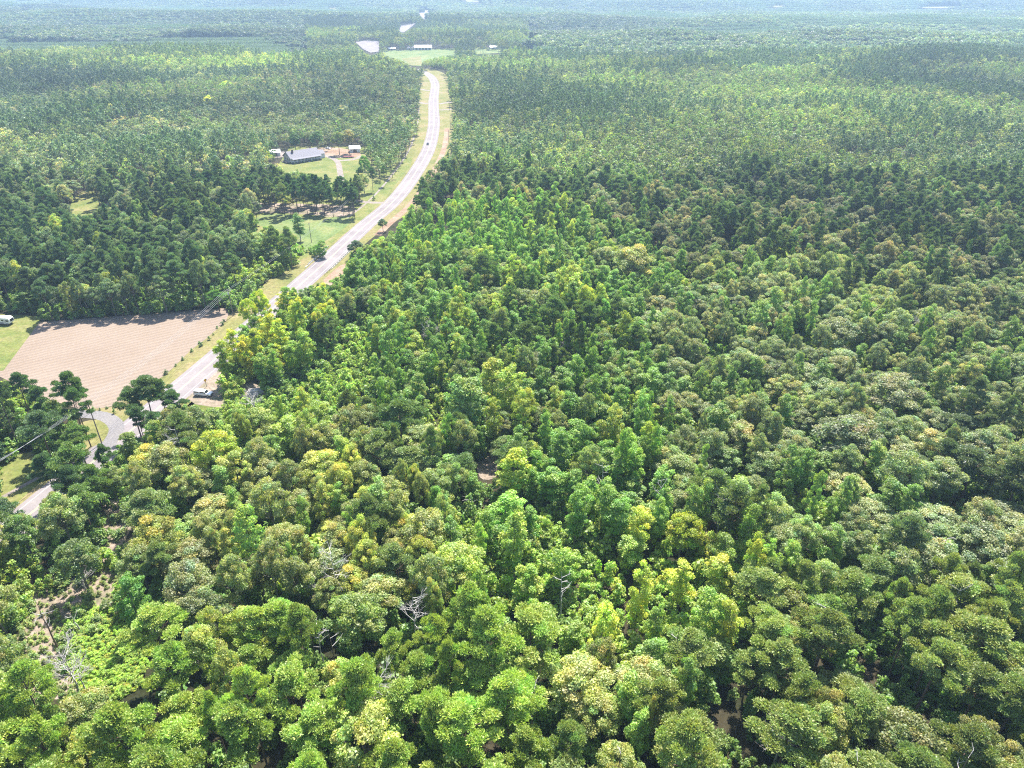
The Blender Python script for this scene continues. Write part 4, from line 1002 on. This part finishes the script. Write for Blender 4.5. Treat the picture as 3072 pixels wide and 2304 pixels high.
def car(p, yaw, label, col, wag=False, grp=None):
    t = thing('car', label, 'car', (p.x, p.y, .03 + p.z), yaw, grp)
    part('body', MB().prism([(-2.25, .32), (2.2, .28), (2.28, .58), (2.1, .74), (1.0, .88), (-2.1, .92), (-2.3, .7)], -.88, .88), col, t, .06)
    part('cabin', MB().prism([(-2.0 if wag else -1.55, .88), (1.05, .86), (.35, 1.38), (-.9 if not wag else -1.7, 1.42)], -.74, .74), col, t, .05)
    for s in (-1, 1):
        part('side_window', MB().prism([(-1.35, .96), (.8, .95), (.28, 1.31), (-.9, 1.34)], s * .742, s * .758), M['glass'], t)
        part('headlight', MB().box(2.15, 2.27, s * .66 - .15, s * .66 + .15, .55, .70), M['lamp'], t); part('tail_light', MB().box(-2.31, -2.2, s * .68 - .14, s * .68 + .14, .60, .76), M['tail'], t)
    a = MB(); a.add([(.98, -.66, .90), (.98, .66, .90), (.40, .6, 1.34), (.40, -.6, 1.34), (1.02, -.66, .92), (1.02, .66, .92), (.44, .6, 1.37), (.44, -.6, 1.37)], [(3, 2, 1, 0), (4, 5, 6, 7), (0, 1, 5, 4), (1, 2, 6, 5), (2, 3, 7, 6), (3, 0, 4, 7)])
    part('windshield', a, M['glass'], t)
    for x in (-1.35, 1.4):
        for y in (-.8, .8): wheel(t, x, y, .32, .2)
    return t
hd = lambda y: math.atan2((hwy_at(y + 4) - hwy_at(y - 4)).y, (hwy_at(y + 4) - hwy_at(y - 4)).x)
cpos = at(1273, 434); cc = hoff(cpos.y, -1.8)
car(Vector((cc.x, cpos.y, 0)), hd(cpos.y) + math.pi, 'small dark car driving on the highway past the farmhouse', M['dark'])
# motorhome at the left edge of the field
rv = at(10, 972); t = thing('motorhome', 'white motorhome with dark side bands parked beside the bare field', 'motorhome', (rv.x, rv.y, 0), R(-3))
part('body', MB().prism([(-4.6, .55), (3.3, .55), (3.4, .9), (4.0, 1.1), (4.05, 1.75), (3.9, 2.5), (3.3, 3.05), (-4.5, 3.1), (-4.6, 3.0)], -1.22, 1.22), M['white'], t, .08)
for s in (-1, 1):
    part('side_band', MB().prism([(-4.5, .62), (3.2, .62), (3.2, .86), (-4.5, .86)], s * 1.222, s * 1.24), M['purple'], t)
    part('side_band', MB().prism([(-4.2, 1.05), (1.6, 1.05), (2.3, 1.3), (-4.2, 1.18)], s * 1.222, s * 1.24), M['purple'], t)
    for x in (-3.4, -1.2, .7): part('side_window', MB().box(x, x + 1.0, s * 1.232 - .012, s * 1.232 + .012, 1.75, 2.35), M['glass'], t)
    part('cab_window', MB().prism([(2.3, 1.5), (3.5, 1.5), (3.35, 2.2), (2.3, 2.2)], s * 1.222, s * 1.245), M['glass'], t)
part('door', MB().box(1.45, 2.1, -1.25, -1.222, .62, 2.3), M['offwhite'], t)
a = MB(); a.add([(4.06, -1.0, 1.55), (4.06, 1.0, 1.55), (3.92, .95, 2.5), (3.92, -.95, 2.5), (4.09, -1.0, 1.55), (4.09, 1.0, 1.55), (3.96, .95, 2.5), (3.96, -.95, 2.5)], [(3, 2, 1, 0), (4, 5, 6, 7), (0, 1, 5, 4), (1, 2, 6, 5), (2, 3, 7, 6), (3, 0, 4, 7)])
part('windshield', a, M['glass'], t)
for x in (-2.6, 0.2): part('roof_vent', MB().box(x, x + .7, -.4, .4, 3.1, 3.32, .05), M['offwhite'], t)
for x in (-2.5, 2.5):
    for y in (-1.08, 1.08): wheel(t, x, y, .45, .28)

# ------------------------------------------------------------------ farmhouse and outbuildings
def gable_building(root, L, D, hw, hr, wallm, roofm, over=.5, z0=0.0):
    w = MB(); th = .22
    w.box(0, L, 0, th, z0, hw); w.box(0, L, D - th, D, z0, hw)
    part('wall', w, wallm, root)
    for x in (0, L - th):
        part('gable_wall', MB().add([(x, th, z0), (x, D - th, z0), (x, D - th, hw), (x, D / 2, hr - .12), (x, th, hw), (x + th, th, z0), (x + th, D - th, z0), (x + th, D - th, hw), (x + th, D / 2, hr - .12), (x + th, th, hw)],
             [(0, 1, 2, 3, 4), (9, 8, 7, 6, 5), (0, 5, 6, 1), (1, 6, 7, 2), (2, 7, 8, 3), (3, 8, 9, 4), (4, 9, 5, 0)]), wallm, root)
    sl = (hr - hw) / (D / 2); e = over; roofs = []
    for s in (0, 1):
        ya, yb = (-e, D / 2) if s == 0 else (D + e, D / 2); za = hw - sl * e + .05; zb = hr + .05
        v = [(-e, ya, za), (L + e, ya, za), (L + e, yb, zb), (-e, yb, zb)]; v += [(a, b, c + .12) for a, b, c in v]
        m = MB().add(v, [(3, 2, 1, 0), (4, 5, 6, 7), (0, 1, 5, 4), (1, 2, 6, 5), (2, 3, 7, 6), (3, 0, 4, 7)])
        n = int((L + 2 * e) / .9)
        for i in range(n + 1):   # standing seams
            x = -e + .02 + i * (L + 2 * e - .1) / n; k = 1 if s == 0 else -1
            m.add([(x, ya, za + .12), (x + .06, ya, za + .12), (x + .06, yb, zb + .12), (x, yb, zb + .12), (x, ya, za + .17), (x + .06, ya, za + .17), (x + .06, yb, zb + .17), (x, yb, zb + .17)], [(4, 5, 6, 7), (0, 1, 5, 4), (1, 2, 6, 5), (2, 3, 7, 6), (3, 0, 4, 7)])
        roofs.append(part('roof', m, roofm, root))
    return roofs
def window(root, x, y, z, w, h, axis='x', side=-1):
    d = .035
    if axis == 'x':
        f = part('window', MB().box(x - .09, x + w + .09, y + side * d - .03, y + side * d + .03, z - .09, z + h + .09), M['white'], root)
        part('pane', MB().box(x, x + w, y + side * (d + .045) - .012, y + side * (d + .045) + .012, z, z + h), M['glass'], f)
        part('glazing_bar', MB().box(x, x + w, y + side * (d + .065) - .008, y + side * (d + .065) + .008, z + h / 2 - .03, z + h / 2 + .03), M['white'], f)
    else:
        f = part('window', MB().box(x + side * d - .03, x + side * d + .03, y - .09, y + w + .09, z - .09, z + h + .09), M['white'], root)
        part('pane', MB().box(x + side * (d + .045) - .012, x + side * (d + .045) + .012, y, y + w, z, z + h), M['glass'], f)
hA = at(875, 491); hB = at(952, 474)
Lh = (hB - hA).length; yaw_h = math.atan2((hB - hA).y, (hB - hA).x)
print('HOUSE', Lh, math.degrees(yaw_h), hA, (at(847, 480) - hA).length)
Lh = min(max(Lh, 20), 30); Dh = 12.5; yaw_h = min(max(yaw_h, R(8)), R(40))
hs_ = thing('farmhouse', 'long pale farmhouse with grey metal roof, front porch and brick chimney', 'house', (hA.x, hA.y, 0), yaw_h)
part('foundation', MB().box(-.1, Lh + .1, -.1, Dh + .1, 0, .7), M['brick'], hs_)
rf = gable_building(hs_, Lh, Dh, 3.5, 7.0, M['offwhite'], M['roof'], .6, .7)
part('chimney', MB().box(3.2, 4.3, 4.2, 5.3, 4.2, 8.0).box(3.1, 4.4, 4.1, 5.4, 8.0, 8.25), M['brick'], rf[0])
part('chimney', MB().box(Lh - 4.2, Lh - 3.4, 7.0, 7.8, 5.2, 7.7), M['brick'], rf[1])
for y in (2.2, 5.5, 8.9): window(hs_, 0, y, 1.5, 1.0, 1.4, 'y', -1)
window(hs_, 0, 5.6, 4.3, .9, 1.0, 'y', -1)
for x in (2.2, 5.2, 8.2, 14.6, 17.6, 20.6):
    if x < Lh - 1.5: window(hs_, x, 0, 1.5, 1.1, 1.5)
dr = part('door', MB().box(11.4, 12.5, -.09, -.01, .75, 2.9), M['dark'], hs_); part('handle', MB().box(12.3, 12.38, -.14, -.09, 1.7, 1.84), M['chrome'], dr)
part('porch_floor', MB().box(.6, Lh - .6, -2.6, -.12, .35, .62), M['deck'], hs_)
part('porch_roof', MB().add([(.2, -3.0, 2.85), (Lh - .2, -3.0, 2.85), (Lh - .2, -.62, 3.28), (.2, -.62, 3.28), (.2, -3.0, 2.97), (Lh - .2, -3.0, 2.97), (Lh - .2, -.62, 3.40), (.2, -.62, 3.40)], [(3, 2, 1, 0), (4, 5, 6, 7), (0, 1, 5, 4), (1, 2, 6, 5), (2, 3, 7, 6), (3, 0, 4, 7)]), M['roof'], hs_)
for i in range(9): x = .8 + i * (Lh - 1.6) / 8; part('porch_post', MB().box(x - .1, x + .1, -2.7, -2.5, .62, 2.9), M['white'], hs_)
part('porch_railing', MB().box(.9, 10.6, -2.63, -2.57, 1.4, 1.48).box(13.0, Lh - .9, -2.63, -2.57, 1.4, 1.48), M['white'], hs_)
part('step', MB().box(11.2, 12.8, -3.3, -2.62, 0, .38), M['concrete'], hs_)
part('side_deck', MB().box(-3.2, -.12, 1.0, 10.0, .5, .66), M['deck'], hs_)
for y in (1.1, 4.0, 7.0, 9.9): part('deck_post', MB().box(-3.15, -3.0, y - .08, y + .08, 0, 1.6), M['deck'], hs_)
part('deck_railing', MB().box(-3.1, -3.05, 1.0, 10.0, 1.5, 1.58).box(-3.1, -3.05, 1.0, 10.0, 1.0, 1.05), M['deck'], hs_)
wing = MB(); wing.box(Lh + .02, Lh + 4.5, 2.5, 9.5, 0, 3.2); part('wing', wing, M['offwhite'], hs_)
part('wing_roof', MB().add([(Lh - .6, 2.0, 3.1), (Lh + 5, 2.0, 3.1), (Lh + 5, 6, 5.0), (Lh - .6, 6, 5.4), (Lh + 5, 10, 3.1), (Lh - .6, 10, 3.1)], [(0, 1, 2, 3), (3, 2, 4, 5), (1, 4, 2), (0, 3, 5), (0, 5, 4, 1)]), M['roof'], hs_)
# garden shrubs along the porch
for i, f in enumerate((.05, .2, .33, .62, .78, .93)):
    v = Vector((hA.x, hA.y, 0)) + Matrix.Rotation(yaw_h, 3, 'Z') @ Vector((f * Lh, -3.6, 0))
    c_, k_ = TPL[('bush', 0)][i % 4]
    wd = ['at the left corner', 'second from the left corner', 'left of the steps', 'right of the steps', 'second from the right corner', 'at the right corner'][i]
    o = thing('garden_shrub', f'small dark garden shrub {wd} of the farmhouse porch', 'shrub', v, i, 'garden shrubs along the porch'); o.scale = (.45, .45, .32)
    cr = link('foliage', c_, o); cr['tint'] = [.05, .08, .03]; link('stem', k_, o)
def outbuilding(name, label, px, py, L, D, hw, hr, yaw, wm, rm, opening=True, grp=None, win=1):
    p = at(px, py); t = thing(name, label, 'building' if name != 'barn' else 'barn', (p.x, p.y, p.z - .1), yaw, grp)
    gable_building(t, L, D, hw, hr, wm, rm, .35)
    if opening: part('doorway_shade_panel', MB().box(L * .32, L * .32 + min(3, L * .35), -.06, -.01, .05, hw * .8), M['glass'], t)  # dark panel on the solid wall, its colour standing in for shade inside the opening
    for i in range(win): window(t, L * .08 + i * L * .8 / max(1, win), 0, hw * .4, min(.9, L * .12), hw * .3)
    return t
outbuilding('garage', 'small white garage with pale roof just left of the farmhouse', 812, 470, 7, 7, 2.7, 4.2, R(20), M['offwhite'], M['barnroof'])
outbuilding('shed', 'white metal shed under the trees right of the farmhouse', 1050, 458, 7.5, 6, 2.8, 4.4, R(12), M['white'], M['barnroof'])
outbuilding('cabin', 'white roofed cabin almost hidden in trees left of the farmhouse', 672, 460, 8, 6, 2.7, 3.9, R(15), M['offwhite'], M['barnroof'])
rt = at(1030, 474); t = thing('flatbed_trailer', 'red flatbed trailer parked by the driveway under the trees', 'trailer', (rt.x, rt.y, .02), R(6))
part('bed', MB().box(0, 7.5, 0, 2.3, .7, .9), M['red'], t); part('headboard', MB().box(0, .15, 0, 2.3, .9, 2.0), M['red'], t); part('drawbar', MB().box(-1.4, 0, 1.0, 1.3, .6, .75), M['dark'], t)
for x in (4.6, 5.7):
    for y in (.2, 2.1): wheel(t, x, y, .4, .25)
car(at(985, 447), R(-30), 'pale car parked behind the farmhouse near the drive', M['white'])
bn = outbuilding('barn', 'long white barn with pale metal roof at the far pasture edge', 1243, 151, 31, 14, 5.0, 8.0, R(1), M['offwhite'], M['barnroof'], False, None, 0)
for i in range(5): part('bay_shade_panel', MB().box(2 + i * 5.8, 6 + i * 5.8, -.08, -.01, .1, 4.1), M['glass'], bn)  # open bays are dark panels; the interior shade is put in as colour
outbuilding('house', 'small dark roofed house left of the long white barn', 1222, 150, 12, 8, 3, 5.4, R(-25), M['offwhite'], M['roof'], True, None, 2)
outbuilding('house', 'little red brick house beyond the trees left of the pasture', 1166, 152, 12, 8, 3, 5, R(5), M['brick'], M['barnroof'], True, None, 2)
outbuilding('house', 'pale house standing alone right of the far pasture', 1470, 148, 14, 9, 3, 5, R(10), M['white'], M['barnroof'], True, None, 2)

# ------------------------------------------------------------------ dead trees
def dead_tree(base, top_y, label, seed, bushy=0.5, hmax=20, lean=(0, 0), limbs=10, col=None):
    b = at(*base); lo, hi = 1.0, float(hmax)
    for _ in range(30):
        m = (lo + hi) / 2
        if proj(b.x, b.y, m)[1] > top_y: lo = m
        else: hi = m
    h = lo; r = random.Random(seed); t = thing('dead_tree', label, 'dead tree', (b.x, b.y, b.z), 0, 'bare dead trees')
    tm = MB(); lm = MB(); L = Vector((lean[0], lean[1], 0)); P = []
    for i in range(7): f = i / 6; P.append(Vector((r.uniform(-.12, .12), r.uniform(-.12, .12), h * f)) + L * f * h)
    for i in range(6): tm.tube(P[i], P[i + 1], .2 * (1 - i / 6.8), .2 * (1 - (i + 1) / 6.8), 7, i in (0, 5))
    def grow(p, d, ln, rad, depth):
        q = p + d * ln; lm.tube(p, q, rad, rad * .55, 4, False)
        if depth == 0: return
        for _ in range(3 if depth > 1 else 2):
            nd = (d + Vector((r.uniform(-.8, .8), r.uniform(-.8, .8), r.uniform(-.2, .7)))).normalized(); grow(p.lerp(q, r.uniform(.45, 1)), nd, ln * r.uniform(.5, .75), rad * .55, depth - 1)
    for i in range(limbs):
        f = r.uniform(.45, 1.0); p = Vector((0, 0, h * f)) + L * f * h; a = r.uniform(0, 6.28)
        grow(p, Vector((math.cos(a), math.sin(a), r.uniform(.1, .9))).normalized(), r.uniform(.8, 1.6) * (1 + bushy), .06, 3 if bushy > .4 else 1)
    part('trunk', tm, col or M['bark_dead'], t); part('limbs', lm, M['bark_dead'], t)
dead_tree((178, 1955), 1795, 'tall bare dead pine standing in the lower left clearing', 1, .2, 18, (0, 0), 6, M['bark_pine'])
dead_tree((248, 2095), 1965, 'dead tree with a dense grey twiggy crown at the clearing bottom', 2, 1.0, 12, (0, 0), 26)
dead_tree((265, 2085), 2015, 'short dead stem beside the twiggy grey dead tree', 3, .1, 12, (0, 0), 3)
dead_tree((214, 1938), 1888, 'thin broken dead stub in the middle of the left clearing', 4, .1, 9, (0, 0), 2)
dead_tree((242, 1898), 1834, 'bent dead stem right of the tall dead pine', 5, .1, 10, (-.1, 0), 2)
dead_tree((432, 1962), 1868, 'dead trunk at the right edge of the bright weedy clearing', 6, .1, 12, (0, 0), 3, M['bark_pine'])
dead_tree((258, 1770), 1738, 'low pale dead branches beside the dirt path in the clearing', 7, .8, 5, (0, 0), 12)
dead_tree((2325, 2290), 2170, 'silvery bare tree with tangled twigs near the bottom right', 8, 1.0, 16, (0, 0), 30)
dead_tree((2800, 2070), 1990, 'white leaning snag in the dark gap at the lower right', 9, .2, 14, (.35, 0), 4)
dead_tree((2740, 1060), 965, 'grey leafless oak crown among the right side oaks', 10, 1.0, 19, (0, 0), 30)
dead_tree((1300, 1065), 985, 'grey leafless tree in the sweetgum stand left of centre', 11, 1.0, 19, (0, 0), 30)
dead_tree((1700, 1085), 1020, 'grey leafless tree in the upper middle sweetgum stand', 12, 1.0, 18, (0, 0), 26)
dead_tree((1415, 1560), 1480, 'slender white snag poking from sweetgums in the centre', 13, .4, 20, (0, 0), 8)
dead_tree((2210, 1700), 1560, 'tall bare pole above the bright thicket right of centre', 14, .2, 19, (.04, 0), 5, M['bark_pine'])
dead_tree((770, 1260), 1185, 'grey bare tree just right of the roadside log pile', 15, .7, 12, (0, 0), 20)
dead_tree((1010, 1850), 1770, 'brownish dead top between the bottom pines', 16, .9, 19, (0, 0), 18)

# thin leafless stems standing among the living trees
rd = random.Random(31); taken = set()
for i in range(22):
    px, py = rd.uniform(500, 3000), rd.uniform(1150, 2280)
    key = (spell(px / 30.72, False), spell(py / 23.04, False))
    if key in taken: continue
    taken.add(key); b_ = rd.choice([(.1, 3, 'thin bare pole'), (.6, 14, 'grey twiggy dead tree'), (.3, 7, 'bare branching snag')])
    top = at(px, py, 17); base = proj(top.x, top.y, 0)
    dead_tree((float(base[0]), float(base[1])), py, f'{b_[2]} among leafy crowns, {key[0]} percent across, {key[1]} percent down the photo', 100 + i, b_[0], 19, (rd.uniform(-.04, .04), rd.uniform(-.04, .04)), b_[1], M['bark_pine'] if b_[0] < .2 else None)
